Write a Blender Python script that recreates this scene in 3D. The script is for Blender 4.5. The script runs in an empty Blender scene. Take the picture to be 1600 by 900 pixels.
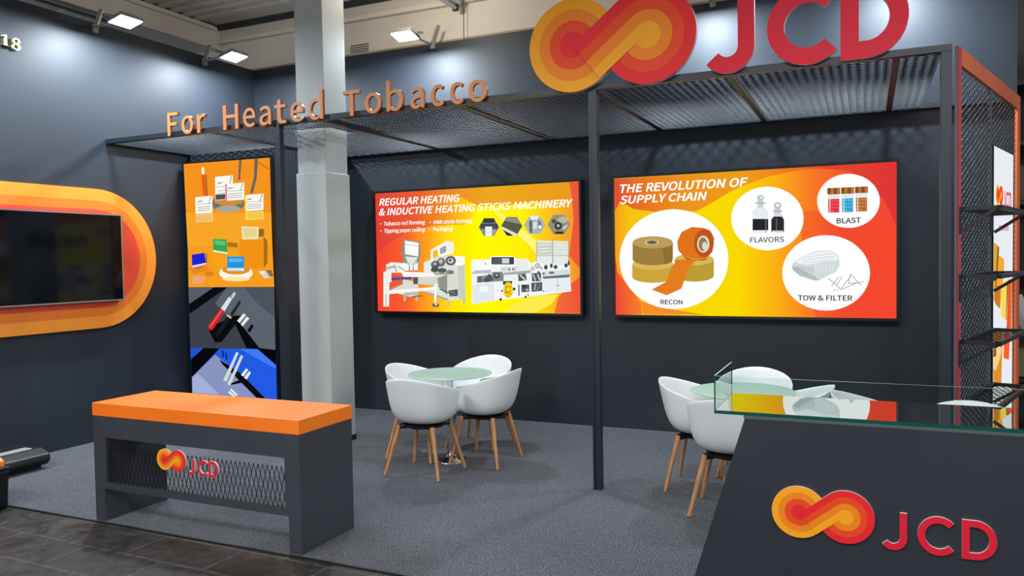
import bpy, bmesh, math, random
from mathutils import Vector, Matrix
random.seed(7)
SC = bpy.context.scene
COL = SC.collection
# ------------------------------------------------------------------ camera
cam_data = bpy.data.cameras.new('camera')
cam_data.sensor_width = 36.0
cam_data.lens = 27.58
cam_data.clip_start = 0.05
cam_data.clip_end = 200
cam = bpy.data.objects.new('camera', cam_data)
COL.objects.link(cam)
yaw, pitch, roll = -0.4263, 0.0358, -0.0168
fw = Vector((math.sin(yaw)*math.cos(pitch), math.cos(yaw)*math.cos(pitch), -math.sin(pitch)))
rt = Vector((math.cos(yaw), -math.sin(yaw), 0)); up = rt.cross(fw)
r_ = rt*math.cos(roll) + up*math.sin(roll); u_ = up*math.cos(roll) - rt*math.sin(roll)
cam.matrix_world = Matrix(((r_.x, u_.x, -fw.x, 0), (r_.y, u_.y, -fw.y, 0), (r_.z, u_.z, -fw.z, 1.68), (0, 0, 0, 1)))
SC.camera = cam
# ------------------------------------------------------------------ world, unseen hall fill lights, exposure
SC.view_settings.view_transform = 'Standard'
SC.view_settings.look = 'None'
SC.view_settings.exposure = 0.0
SC.view_settings.gamma = 1.0
SC.view_settings.use_curve_mapping = False
world = bpy.data.worlds.new('hall')
SC.world = world
world.use_nodes = True
world.node_tree.nodes['Background'].inputs[0].default_value = (0.75, 0.86, 1.0, 1)
world.node_tree.nodes['Background'].inputs[1].default_value = 0.72
FLOOD_W = 115.0
def area_lamp(name, loc, size, power, col=(0.93, 0.97, 1.0), rot=(0, 0, 0)):
    d = bpy.data.lights.new(name, 'AREA'); d.shape = 'RECTANGLE'; d.size = size[0]; d.size_y = size[1]
    d.energy = power; d.color = col
    o = bpy.data.objects.new(name, d); o.location = loc; o.rotation_euler = rot; COL.objects.link(o); return o
area_lamp('hall_fill', (-5.2, -2.0, 6.0), (3.0, 1.2), 300, (1.0, 0.98, 0.95), (math.radians(50), 0, 0))  # unseen fill, added to light the desk front from the hall side
area_lamp('hall_fill', (0.4, -2.3, 6.0), (3.0, 1.2), 300, (1.0, 0.98, 0.95), (math.radians(50), 0, 0))  # unseen fill, added to light the display counter front
area_lamp('hall_fill', (-4.8, -0.6, 4.5), (3.0, 1.0), 16, (1.0, 0.98, 0.95), (math.radians(62), 0, 0))  # weak low fill added to brighten the ceiling beams, left half
area_lamp('hall_fill', (0.6, -0.9, 4.5), (3.0, 1.0), 16, (1.0, 0.98, 0.95), (math.radians(62), 0, 0))  # same added low fill for the right half
area_lamp('hall_fill', (4.6, 3.0, 4.6), (1.0, 2.4), 150, (1.0, 0.96, 0.9), (0, math.radians(50), 0))  # unseen fill added to brighten the outer face of the end frame
area_lamp('hall_fill', (4.5, 9.5, 5.8), (2.0, 1.0), 60, (1.0, 0.93, 0.82))  # unseen fill for the hall past the right end

# ------------------------------------------------------------------ helpers
def lin(h):
    h = h.lstrip('#')
    out = []
    for i in (0, 2, 4):
        c = int(h[i:i+2], 16)/255
        out.append(c/12.92 if c <= 0.04045 else ((c+0.055)/1.055)**2.4)
    return out + [1.0]
MATS = {}
def pbr(name, col, rough=0.5, metal=0.0, **kw):
    if name in MATS: return MATS[name]
    m = bpy.data.materials.new(name); m.use_nodes = True
    b = m.node_tree.nodes['Principled BSDF']
    b.inputs['Base Color'].default_value = lin(col) if isinstance(col, str) else tuple(col)+(1,)
    b.inputs['Roughness'].default_value = rough; b.inputs['Metallic'].default_value = metal
    for k, v in kw.items(): b.inputs[k].default_value = v
    MATS[name] = m; return m
def noisy(name, c1, c2, scale, rough=0.5, metal=0.0, bump=0.0, stretch=(1, 1, 1), detail=3, lo=.35, hi=.65, **kw):
    if name in MATS: return MATS[name]
    m = pbr(name, c1, rough, metal, **kw); nt = m.node_tree; b = nt.nodes['Principled BSDF']
    tc = nt.nodes.new('ShaderNodeTexCoord'); mp = nt.nodes.new('ShaderNodeMapping'); mp.inputs['Scale'].default_value = stretch
    n = nt.nodes.new('ShaderNodeTexNoise'); n.inputs['Scale'].default_value = scale; n.inputs['Detail'].default_value = detail
    cr = nt.nodes.new('ShaderNodeValToRGB'); cr.color_ramp.elements[0].color = lin(c1); cr.color_ramp.elements[1].color = lin(c2)
    cr.color_ramp.elements[0].position = lo; cr.color_ramp.elements[1].position = hi
    nt.links.new(tc.outputs['Object'], mp.inputs[0]); nt.links.new(mp.outputs[0], n.inputs['Vector'])
    nt.links.new(n.outputs['Fac'], cr.inputs[0]); nt.links.new(cr.outputs[0], b.inputs['Base Color'])
    if bump:
        bp = nt.nodes.new('ShaderNodeBump'); bp.inputs['Strength'].default_value = bump; bp.inputs['Distance'].default_value = 0.01
        nt.links.new(n.outputs['Fac'], bp.inputs['Height']); nt.links.new(bp.outputs[0], b.inputs['Normal'])
    return m
SCREEN = 1.05
def emis(col, strength=None, sample=False):
    key = 'lit_%s_%s' % (col, strength)
    if key in MATS: return MATS[key]
    m = bpy.data.materials.new(key); m.use_nodes = True; nt = m.node_tree; nt.nodes.clear()
    e = nt.nodes.new('ShaderNodeEmission'); o = nt.nodes.new('ShaderNodeOutputMaterial')
    e.inputs[0].default_value = lin(col); e.inputs[1].default_value = SCREEN if strength is None else strength
    nt.links.new(e.outputs[0], o.inputs[0])
    if not sample: m.cycles.emission_sampling = 'NONE'
    MATS[key] = m; return m
def grad(name, width, stops, zmix=None):
    if name in MATS: return MATS[name]
    m = bpy.data.materials.new(name); m.use_nodes = True; nt = m.node_tree; nt.nodes.clear()
    tc = nt.nodes.new('ShaderNodeTexCoord'); sp = nt.nodes.new('ShaderNodeSeparateXYZ'); dv = nt.nodes.new('ShaderNodeMath'); dv.operation = 'DIVIDE'
    dv.inputs[1].default_value = width
    cr = nt.nodes.new('ShaderNodeValToRGB'); e = nt.nodes.new('ShaderNodeEmission'); o = nt.nodes.new('ShaderNodeOutputMaterial')
    els = cr.color_ramp.elements
    els[0].position = stops[0][0]/width; els[0].color = lin(stops[0][1])
    els[1].position = stops[-1][0]/width; els[1].color = lin(stops[-1][1])
    for x, c in stops[1:-1]:
        k = els.new(x/width); k.color = lin(c)
    nt.links.new(tc.outputs['Object'], sp.inputs[0]); nt.links.new(sp.outputs[0], dv.inputs[0]); nt.links.new(dv.outputs[0], cr.inputs[0])
    nt.links.new(cr.outputs[0], e.inputs[0]); nt.links.new(e.outputs[0], o.inputs[0]); e.inputs[1].default_value = SCREEN
    MATS[name] = m; return m

class MB:
    """collects faces of one part; build() links them as ONE mesh object"""
    def __init__(s): s.v = []; s.f = []; s.mi = []; s.mats = []
    def m(s, mat):
        if mat not in s.mats: s.mats.append(mat)
        return s.mats.index(mat)
    def add(s, vs, fs, mat):
        b = len(s.v); k = s.m(mat); s.v += [tuple(v) for v in vs]
        for f in fs: s.f.append([b+i for i in f]); s.mi.append(k)
        return s
    def box(s, x0, x1, y0, y1, z0, z1, mat):
        vs = [(x, y, z) for z in (z0, z1) for y in (y0, y1) for x in (x0, x1)]
        return s.add(vs, [(0, 2, 3, 1), (4, 5, 7, 6), (0, 1, 5, 4), (2, 6, 7, 3), (0, 4, 6, 2), (1, 3, 7, 5)], mat)
    def prism(s, pts, y0, y1, mat, side=None):       # polygon in x,z extruded along y (y0 = front)
        n = len(pts)
        s.add([(x, y0, z) for x, z in pts], [list(range(n))], mat)
        s.add([(x, y1, z) for x, z in pts], [list(range(n))[::-1]], side or mat)
        vs = [(x, y0, z) for x, z in pts] + [(x, y1, z) for x, z in pts]
        return s.add(vs, [(i, i+n, (i+1) % n+n, (i+1) % n) for i in range(n)], side or mat)
    def flat(s, pts, y, mat):
        return s.add([(x, y, z) for x, z in pts], [list(range(len(pts)))], mat)
    def bar(s, a, b, w, h, mat):                      # square bar from a to b
        a = Vector(a); b = Vector(b); d = (b-a).normalized()
        ref = Vector((0, 0, 1)) if abs(d.z) < .95 else Vector((0, 1, 0))
        x = d.cross(ref).normalized()*w/2; y = x.cross(d).normalized()*h/2
        vs = [p+sx*x+sy*y for p in (a, b) for sx, sy in ((-1, -1), (1, -1), (1, 1), (-1, 1))]
        return s.add(vs, [(0, 1, 2, 3), (4, 7, 6, 5), (0, 4, 5, 1), (1, 5, 6, 2), (2, 6, 7, 3), (3, 7, 4, 0)], mat)
    def cone(s, a, b, ra, rb, mat, n=16):
        a = Vector(a); b = Vector(b); d = (b-a).normalized()
        ref = Vector((0, 0, 1)) if abs(d.z) < .95 else Vector((1, 0, 0))
        x = d.cross(ref).normalized(); y = d.cross(x)
        vs = [p+r*(math.cos(2*math.pi*i/n)*x+math.sin(2*math.pi*i/n)*y) for p, r in ((a, ra), (b, rb)) for i in range(n)]
        return s.add(vs, [(i, (i+1) % n, (i+1) % n+n, i+n) for i in range(n)]+[list(range(n))[::-1], list(range(n, 2*n))], mat)
    def tube(s, pts, r, mat, n=8):
        for a, b in zip(pts, pts[1:]): s.cone(a, b, r, r, mat, n)
        return s
    def lathe(s, prof, mat, n=32, cx=0, cy=0):
        vs = [(cx+r*math.cos(2*math.pi*i/n), cy+r*math.sin(2*math.pi*i/n), z) for r, z in prof for i in range(n)]
        fs = [(j*n+i, j*n+(i+1) % n, (j+1)*n+(i+1) % n, (j+1)*n+i) for j in range(len(prof)-1) for i in range(n)]
        return s.add(vs, fs, mat)
    def ribbon(s, pts, w, y0, y1, mat, side=None, closed=False):   # constant width stroke in x,z
        n = len(pts); P = [Vector((p[0], p[1])) for p in pts]; L = []; R = []
        for i in range(n):
            if closed: a, b = P[i-1], P[(i+1) % n]
            else: a, b = P[max(i-1, 0)], P[min(i+1, n-1)]
            d1 = (P[i]-a).normalized() if (P[i]-a).length > 1e-9 else (b-P[i]).normalized()
            d2 = (b-P[i]).normalized() if (b-P[i]).length > 1e-9 else d1
            n1 = Vector((-d1.y, d1.x)); n2 = Vector((-d2.y, d2.x)); nn = (n1+n2).normalized(); k = w/2/max(nn.dot(n1), .3)
            L.append(P[i]+nn*k); R.append(P[i]-nn*k)
        rng = range(n if closed else n-1)
        for i in rng:
            j = (i+1) % n
            q = [L[i], L[j], R[j], R[i]]
            s.add([(p.x, y0, p.y) for p in q], [(0, 1, 2, 3)], mat)
            s.add([(p.x, y1, p.y) for p in q], [(3, 2, 1, 0)], side or mat)
            for a, b in ((L[i], L[j]), (R[j], R[i])):
                s.add([(a.x, y0, a.y), (b.x, y0, b.y), (b.x, y1, b.y), (a.x, y1, a.y)], [(0, 1, 2, 3)], side or mat)
        if not closed:
            for i in (0, n-1):
                s.add([(L[i].x, y0, L[i].y), (R[i].x, y0, R[i].y), (R[i].x, y1, R[i].y), (L[i].x, y1, L[i].y)], [(0, 1, 2, 3)], side or mat)
        return s
    def build(s, name, parent=None, smooth=False, bevel=0.0, loc=None, rotz=0.0, merge=True):
        me = bpy.data.meshes.new(name); me.from_pydata(s.v, [], s.f)
        for mt in s.mats: me.materials.append(mt)
        me.polygons.foreach_set('material_index', s.mi)
        if smooth: me.polygons.foreach_set('use_smooth', [True]*len(me.polygons))
        me.update()
        if merge:
            bm = bmesh.new(); bm.from_mesh(me); bmesh.ops.remove_doubles(bm, verts=bm.verts, dist=1e-5)
            bmesh.ops.recalc_face_normals(bm, faces=bm.faces); bm.to_mesh(me); bm.free()
        o = bpy.data.objects.new(name, me); COL.objects.link(o)
        if parent: o.parent = parent
        if loc: o.location = loc
        o.rotation_euler = (0, 0, rotz)
        if bevel:
            b = o.modifiers.new('bevel', 'BEVEL'); b.width = bevel; b.segments = 2; b.limit_method = 'ANGLE'
        if smooth and not any(md.type == 'SUBSURF' for md in o.modifiers):
            pass
        return o
def tag(o, label=None, cat=None, group=None, kind=None):
    if label: o['label'] = label
    if cat: o['category'] = cat
    if group: o['group'] = group
    if kind: o['kind'] = kind
    return o
def thing(name, label, cat, loc=(0, 0, 0), rotz=0.0, group=None):
    o = bpy.data.objects.new(name, None); o.empty_display_size = .1; COL.objects.link(o)
    o.location = loc; o.rotation_euler = (0, 0, rotz)
    return tag(o, label, cat, group)
def dup(root, loc, rotz, label, group=None):
    r = root.copy(); COL.objects.link(r); r.location = loc; r.rotation_euler = (0, 0, rotz); r['label'] = label
    if group: r['group'] = group
    for ch in list(root.children):
        c = ch.copy(); COL.objects.link(c); c.parent = r
        for g in list(ch.children):
            d = g.copy(); COL.objects.link(d); d.parent = c
    return r
def text_faces(txt, bold=0.0, shear=0.0, extrude=0.0):
    """lettering from the outlines in GLYPHS, filled as a mesh"""
    cu = bpy.data.curves.new('t', 'CURVE'); cu.dimensions = '2D'; cu.fill_mode = 'BOTH' if extrude else 'FRONT'
    cu.extrude = extrude; cu.offset = bold*.3
    x0 = 0.0
    for ch in txt:
        if ch == ' ': x0 += .085; continue
        adv, loops = GLYPHS[ch]
        for lp in loops:
            sp = cu.splines.new('POLY'); n = len(lp)//2; sp.points.add(n-1); sp.use_cyclic_u = True
            for i in range(n):
                yy = lp[2*i+1]/1000; sp.points[i].co = (x0+lp[2*i]/1000+shear*yy, yy, 0, 1)
        x0 += adv/1000
    o = bpy.data.objects.new('t', cu); COL.objects.link(o)
    me = bpy.data.meshes.new_from_object(o.evaluated_get(bpy.context.evaluated_depsgraph_get()))
    vs = [v.co.copy() for v in me.vertices]; fs = [list(p.vertices) for p in me.polygons]
    bpy.data.objects.remove(o); bpy.data.curves.remove(cu); bpy.data.meshes.remove(me)
    return vs, fs
CAPH = None
def cap_height():
    global CAPH
    if CAPH is None:
        vs, _ = text_faces('H'); CAPH = max(v.y for v in vs)-min(v.y for v in vs)
    return CAPH
def draw_art(mb, art, gmats, y0, step=5e-5):
    k = 1
    for kind, col, d in art:
        y = y0-k*step; k += 1
        mat = gmats[col] if col in gmats else emis(col)
        if kind == 'P':
            mb.flat([(d[i], d[i+1]) for i in range(0, len(d), 2)], y, mat)
        else:
            txt, x, z, w, cap, bold, shear = d
            vs, fs = text_faces(txt, bold, shear)
            x0 = min(v.x for v in vs); x1 = max(v.x for v in vs); kx = w/(x1-x0); kz = cap/(cap_height()+.6*bold)
            mb.add([(x+(v.x-x0)*kx, y, z+(v.y+.3*bold)*kz) for v in vs], fs, mat)
def circ(cx, cz, r, n=72, a0=0.0, a1=2*math.pi):
    return [(cx+r*math.cos(a0+(a1-a0)*i/n), cz+r*math.sin(a0+(a1-a0)*i/n)) for i in range(n)]
def emblem(mb, x0, z0, R, y, thick, mats, side, eps=0.0006):
    """two linked discs with an S band; x0,z0 = left / bottom edge; front faces at y"""
    amber, orange, vermil, red = mats
    D = 1.66*R; L = (x0+R, z0+R); Q = (x0+R+D, z0+R); th = math.asin(1.04/1.66)
    d = (math.cos(th), math.sin(th)); n = (-d[1], d[0]); T = D*d[0]
    strip = lambda o0, o1: [(L[0]+d[0]*t+n[0]*o*R, L[1]+d[1]*t+n[1]*o*R) for t, o in ((0, o0), (T, o0), (T, o1), (0, o1))]
    mb.prism(circ(*L, R), y, y+thick, amber, side); mb.prism(circ(*Q, R), y+eps*.5, y+thick, red, side)
    mb.prism(strip(-1, -.04), y+eps*.7, y+thick, vermil, side)
    k = 1
    for c, lst in ((L, ((.76, orange), (.52, vermil), (.28, red))), (Q, ((1, red), (.76, vermil), (.52, orange), (.28, amber)))):
        for r, mt in lst:
            mb.flat(circ(*c, r*R), y-k*eps, mt); k += 1
    for o0, o1, mt in ((-1, -.76, amber), (-.76, -.52, orange), (-.52, -.28, vermil), (-.28, -.04, red)):
        mb.flat(strip(o0, o1), y-k*eps, mt)
    return mb
def letter_j(mb, x0, z0, u, y0, y1, mat, side=None, wt=.24):
    w = wt*u; H = 1.41*u; R = .34*u; cx = x0+.84*u-w/2-R; cz = z0+w/2+R
    pts = [(cx+R, z0+H), (cx+R, cz)]+[(cx+R*math.cos(-a), cz+R*math.sin(-a)) for a in [math.radians(5+i*10) for i in range(15)]]
    return mb.ribbon(pts, w, y0, y1, mat, side)
def letter_c(mb, x0, z0, u, y0, y1, mat, side=None, wt=.24):
    w = wt*u; H = 1.41*u; rz = H/2-w/2; rx = .62*u-w/4; cx = x0+w/2+rx; cz = z0+H/2
    pts = [(cx+rx*math.cos(math.radians(a)), cz+rz*math.sin(math.radians(a))) for a in range(44, 317, 8)]
    return mb.ribbon(pts, w, y0, y1, mat, side)
def letter_d(mb, x0, z0, u, y0, y1, mat, side=None, wt=.24):
    w = wt*u; H = 1.41*u; rz = H/2-w/2; xl = x0+w/2; xm = x0+.42*u; rx = 1.09*u-w/2-.42*u; cz = z0+H/2
    pts = [(xl, z0+w/2), (xl, z0+H-w/2), (xm, z0+H-w/2)]+[(xm+rx*math.sin(math.radians(a)), cz+rz*math.cos(math.radians(a))) for a in range(8, 173, 8)]+[(xm, z0+w/2)]
    return mb.ribbon(pts, w, y0, y1, mat, side, closed=True)
def mesh_metal(mb, x0, x1, y0, y1, lwd, swd, thick, height, mat, place, tilt=0.0, hole=None):
    """expanded metal: zigzag strands running along x, stacked along y; place(x, y, n) -> point"""
    s = swd/2; h = lwd/2; nj = int((y1-y0)/s); ni = int((x1-x0)/h)
    vs = []; fs = []
    for j in range(nj+1):
        base = len(vs)
        for i in range(ni+1):
            x = x0+i*h; y = y0+(j+(.5 if (i+j) % 2 == 0 else -.5))*s; y = min(max(y, y0), y1)
            for a, b in ((-1, -1), (1, -1), (1, 1), (-1, 1)):
                vs.append(place(x, y+a*thick/2+b*tilt, b*height/2))
            cut = hole and hole[0] < x < hole[1] and hole[2] < y < hole[3]
            if i and not (cut or was):
                p = base+(i-1)*4; q = base+i*4
                fs += [(p+k, q+k, q+(k+1) % 4, p+(k+1) % 4) for k in range(4)]
            was = cut
    mb.add(vs, fs, mat)
    return mb
GLYPHS={'&':(238,[(91,-5,112,-2,132,3,149,13,165,25,180,15,195,6,210,0,224,-5,232,22,221,26,209,31,197,38,184,47,198,67,211,90,221,113,229,138,199,138,192,117,184,97,174,79,163,63,145,79,128,96,112,115,98,135,119,151,138,168,151,188,156,211,152,231,143,247,127,258,105,261,81,257,63,244,51,225,47,201,48,187,51,172,56,156,63,141,44,126,28,110,17,90,13,67,18,38,34,15,59,1),(144,42,132,33,120,27,108,22,95,21,74,24,58,34,48,49,44,68,46,83,53,95,64,107,76,118,91,98,107,78,125,59),(86,156,81,168,77,179,75,191,74,201,76,216,82,228,92,236,106,239,117,236,124,230,129,221,130,210,126,194,117,180,103,168)]),
'1':(194,[(31,0,172,0,172,27,120,27,120,257,96,257,85,251,72,246,58,242,42,238,42,218,88,218,88,27,31,27)]),
'8':(194,[(98,-5,131,1,156,15,172,36,178,62,175,85,165,104,151,118,135,129,135,131,147,142,158,156,166,174,169,193,164,220,150,242,128,256,99,261,71,256,49,243,34,222,28,195,31,177,39,161,50,147,63,136,63,135,46,123,31,107,20,88,16,64,22,36,39,15,65,1),(116,139,94,149,75,160,62,175,57,195,60,212,69,225,82,234,98,237,117,233,130,224,139,209,142,191,140,177,135,164,127,151),(98,19,77,23,60,33,49,48,44,67,47,84,54,100,66,113,80,125,106,114,127,101,142,85,148,63,144,45,134,31,119,22)]),
'A':(213,[(1,0,34,0,59,78,153,78,177,0,211,0,124,257,88,257),(67,104,79,144,86,165,93,187,99,208,105,230,106,230,113,208,119,187,125,165,132,144,145,104)]),
'B':(230,[(35,0,117,0,156,5,187,19,207,42,214,75,210,99,200,117,183,129,162,137,162,138,178,147,190,159,197,176,200,194,193,223,175,242,147,253,111,257,35,257),(68,148,68,231,107,231,134,229,153,222,164,209,168,190,164,172,153,159,134,151,106,148),(68,26,68,123,112,123,142,120,164,111,178,97,182,76,178,54,164,38,142,29,112,26)]),
'C':(223,[(132,-5,155,-2,176,5,195,17,211,32,193,53,180,41,166,32,151,26,133,24,100,31,75,52,59,85,54,129,59,172,76,205,101,226,134,233,150,231,164,226,176,219,187,209,204,230,192,242,175,252,156,259,134,261,89,252,53,226,29,184,20,128,29,72,52,31,88,4)]),
'D':(241,[(35,0,101,0,152,9,190,34,212,75,220,129,212,184,189,224,152,248,99,257,35,257),(68,27,68,230,97,230,136,224,165,204,181,172,187,129,181,86,165,54,136,34,97,27)]),
'E':(206,[(35,0,187,0,187,28,68,28,68,121,165,121,165,149,68,149,68,229,183,229,183,257,35,257)]),
'F':(193,[(35,0,68,0,68,115,166,115,166,143,68,143,68,229,183,229,183,257,35,257)]),
'G':(241,[(136,-5,161,-2,182,4,201,13,215,25,215,133,131,133,131,106,186,106,186,39,177,33,165,28,153,25,139,24,103,31,76,52,59,85,54,129,60,172,77,205,104,226,139,233,157,231,171,226,184,218,194,209,212,230,199,241,183,251,162,258,138,261,91,252,54,226,29,184,20,128,29,72,53,31,90,4)]),
'H':(255,[(35,0,68,0,68,121,187,121,187,0,220,0,220,257,187,257,187,149,68,149,68,257,35,257)]),
'I':(103,[(35,0,68,0,68,257,35,257)]),
'K':(226,[(35,0,68,0,68,81,112,134,189,0,225,0,132,159,213,257,176,257,68,128,68,128,68,257,35,257)]),
'L':(190,[(35,0,180,0,180,28,68,28,68,257,35,257)]),
'M':(284,[(35,0,64,0,64,142,64,160,63,180,62,200,60,218,62,218,82,159,131,26,153,26,201,159,222,218,223,218,222,200,220,180,219,160,219,142,219,0,249,0,249,257,210,257,161,119,157,106,152,93,148,79,143,66,142,66,137,79,133,93,128,106,123,119,74,257,35,257)]),
'N':(253,[(35,0,66,0,66,135,65,155,64,175,63,195,62,215,63,215,91,162,185,0,218,0,218,257,187,257,187,123,187,103,188,82,190,62,192,42,190,42,162,95,68,257,35,257)]),
'O':(260,[(130,-5,174,5,209,31,231,74,239,129,231,185,209,226,174,252,130,261,86,252,51,226,28,185,20,129,28,74,51,31,86,5),(130,24,98,31,74,52,59,86,54,129,59,172,74,205,98,226,130,233,161,226,185,205,201,172,206,129,201,86,185,52,161,31)]),
'P':(222,[(35,0,68,0,68,102,110,102,148,107,178,121,198,146,204,181,198,217,178,240,148,253,109,257,35,257),(68,129,68,230,104,230,134,228,155,220,168,205,172,181,168,158,156,141,135,132,106,129)]),
'R':(222,[(68,135,68,230,111,230,137,228,157,220,169,206,173,185,169,163,157,147,137,138,111,135),(176,0,213,0,147,112,171,122,189,137,201,158,205,185,199,219,180,241,152,253,116,257,35,257,35,0,68,0,68,109,114,109)]),
'S':(209,[(106,-5,143,1,170,17,188,40,194,68,190,93,178,112,162,126,141,137,104,153,89,159,75,168,65,180,62,196,65,211,75,223,90,230,110,233,127,231,142,226,156,219,168,209,185,230,170,242,152,252,132,259,110,261,77,256,52,242,35,221,29,193,34,169,46,150,63,137,81,127,118,111,135,103,148,94,157,82,161,65,157,48,146,35,130,27,107,24,87,26,68,33,51,43,36,56,17,33,35,18,56,6,80,-2)]),
'T':(210,[(89,0,121,0,121,229,199,229,199,257,11,257,11,229,89,229)]),
'U':(252,[(126,-5,163,1,192,20,211,54,218,106,218,257,187,257,187,105,183,66,170,41,150,28,126,24,103,28,84,41,71,66,67,105,67,257,34,257,34,106,41,54,61,20,90,1)]),
'V':(201,[(82,0,120,0,201,257,168,257,127,118,121,96,115,75,109,55,102,33,101,33,94,55,88,75,82,96,76,118,34,257,0,257)]),
'W':(307,[(63,0,102,0,140,155,143,170,147,184,150,199,153,213,154,213,158,199,161,184,164,170,167,155,206,0,245,0,298,257,267,257,239,117,236,96,232,75,229,55,225,34,223,34,219,55,214,76,210,96,205,117,169,257,140,257,104,117,100,96,95,75,90,55,86,34,85,34,81,55,77,75,73,96,69,117,42,257,9,257)]),
'Y':(186,[(77,0,109,0,109,99,186,257,153,257,120,184,114,170,107,156,101,142,94,128,92,128,86,142,80,156,73,170,67,184,34,257,0,257,77,99)]),
'a':(197,[(76,-5,93,-2,109,3,125,12,139,23,140,23,143,0,169,0,169,117,165,149,154,174,133,189,103,195,81,193,61,187,43,179,29,170,41,148,53,156,67,162,82,167,98,168,117,164,129,154,136,138,137,120,85,111,49,97,28,77,21,49,25,26,36,10,54,-1),(85,21,72,23,61,28,54,38,51,51,56,68,70,82,97,92,137,99,137,46,124,35,111,28,98,23)]),
'b':(216,[(116,-5,147,2,173,22,192,55,199,98,194,138,179,169,155,188,123,195,107,193,92,187,77,179,63,168,64,202,64,279,32,279,32,0,58,0,61,20,62,20,75,9,89,2,102,-3),(111,22,100,23,89,27,77,33,64,42,64,142,78,153,90,161,103,166,115,168,138,163,154,149,163,127,165,98,161,66,150,42,132,28)]),
'c':(179,[(107,-5,124,-3,140,2,155,9,169,19,155,41,145,34,134,28,123,24,110,22,86,27,67,42,55,65,51,95,56,125,68,148,87,163,111,168,122,167,131,164,140,158,149,152,165,173,154,181,142,188,127,193,110,195,75,188,46,169,26,137,18,95,25,53,44,22,72,2)]),
'd':(217,[(97,-5,114,-2,129,3,143,12,155,22,156,22,159,0,185,0,185,279,153,279,153,206,154,173,142,182,130,189,116,194,101,195,70,188,43,168,25,137,19,95,24,53,40,21,65,2),(104,22,82,27,65,42,55,65,51,95,56,125,68,148,85,163,106,168,118,167,130,163,141,157,153,148,153,48,141,37,129,29,117,24)]),
'e':(194,[(109,-5,127,-3,144,1,158,7,172,15,160,36,149,30,138,25,126,22,113,21,88,26,68,39,55,60,50,88,178,88,179,106,174,143,160,171,136,189,103,195,72,188,44,168,25,137,18,95,25,53,45,22,74,2),(49,110,56,135,68,154,85,166,104,169,124,166,139,154,148,136,151,110)]),
'f':(114,[(12,164,37,164,37,0,69,0,69,164,110,164,110,190,69,190,69,220,71,236,76,248,84,255,96,258,101,257,107,256,112,255,118,252,125,277,118,280,110,282,102,283,93,283,68,279,51,266,41,247,37,221,37,190,12,188)]),
'g':(197,[(96,-88,136,-82,166,-68,186,-47,193,-22,188,-1,176,13,155,21,126,23,89,23,73,25,63,29,57,36,56,44,57,51,59,57,63,62,68,67,75,64,82,62,89,61,96,60,123,65,145,78,160,99,166,126,164,138,161,149,156,158,150,166,189,166,189,190,123,190,117,192,111,194,104,195,96,195,69,190,46,177,31,155,25,127,27,111,33,97,41,85,50,76,50,75,42,68,35,60,31,50,29,39,30,29,34,20,39,13,46,8,46,6,34,-3,25,-13,20,-25,18,-37,24,-58,40,-74,65,-84),(96,82,80,85,68,94,59,108,56,127,59,146,68,160,80,169,96,172,112,169,125,160,133,146,137,127,133,108,125,94,112,85),(101,-65,78,-63,60,-56,50,-46,46,-32,47,-24,50,-16,56,-8,65,0,72,-1,78,-2,84,-3,90,-3,123,-3,139,-4,151,-8,159,-16,161,-27,157,-41,145,-54,126,-62)]),
'i':(96,[(32,0,64,0,64,190,32,190),(48,229,57,231,64,235,68,242,70,251,68,259,64,266,57,270,48,271,40,270,33,266,29,259,27,251,29,242,33,235,40,231)]),
'k':(193,[(32,0,64,0,64,50,99,92,155,0,190,0,118,113,181,190,146,190,65,90,64,90,64,279,32,279)]),
'l':(99,[(66,-5,72,-4,77,-4,81,-3,84,-2,80,23,73,22,70,23,67,25,65,29,64,36,64,279,32,279,32,38,34,20,40,7,51,-2)]),
'm':(324,[(32,0,64,0,64,138,77,151,89,160,101,165,112,167,128,164,139,155,145,139,147,116,147,0,179,0,179,138,192,151,204,160,216,165,227,167,243,164,254,155,260,139,263,116,263,0,294,0,294,120,291,152,280,176,262,190,237,195,220,192,204,185,189,173,174,159,167,174,156,185,141,192,121,195,105,193,90,186,75,175,62,162,62,162,58,190,32,190)]),
'n':(214,[(32,0,64,0,64,138,78,151,90,160,103,165,116,167,133,164,144,155,150,139,152,116,152,0,184,0,184,120,181,152,170,176,152,190,126,195,108,193,91,186,76,175,62,162,62,162,58,190,32,190)]),
'o':(212,[(106,-5,139,2,167,22,187,53,194,95,187,137,167,169,139,188,106,195,73,188,45,169,25,137,18,95,25,53,45,22,73,2),(106,22,84,27,66,42,55,65,51,95,55,125,66,148,84,163,106,168,129,163,146,148,157,125,161,95,157,65,146,42,129,27)]),
'p':(217,[(32,-80,64,-80,64,-16,63,18,76,8,90,1,103,-3,116,-5,147,2,173,22,192,55,199,98,194,138,179,169,155,188,123,195,107,193,91,187,76,178,62,168,62,168,58,190,32,190),(111,22,100,23,89,27,77,33,64,42,64,142,78,153,91,161,103,166,115,168,138,163,154,149,163,127,165,98,161,66,150,42,132,28)]),
'r':(136,[(32,0,64,0,64,122,75,143,87,156,100,164,112,166,117,166,122,166,126,165,131,163,137,191,132,193,127,194,122,195,116,195,101,192,86,184,73,172,62,155,62,155,58,190,32,190)]),
's':(164,[(82,-5,112,0,133,12,146,30,151,52,146,75,132,90,114,101,93,110,78,116,65,122,56,131,52,143,54,153,61,162,72,168,88,170,100,169,111,165,121,160,131,153,146,173,134,182,120,189,104,193,87,195,59,191,39,179,26,162,22,141,27,120,39,105,57,94,77,86,93,80,107,72,117,63,120,50,118,38,111,29,99,23,83,20,67,22,53,27,39,34,27,43,11,22,26,11,43,3,62,-3)]),
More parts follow.
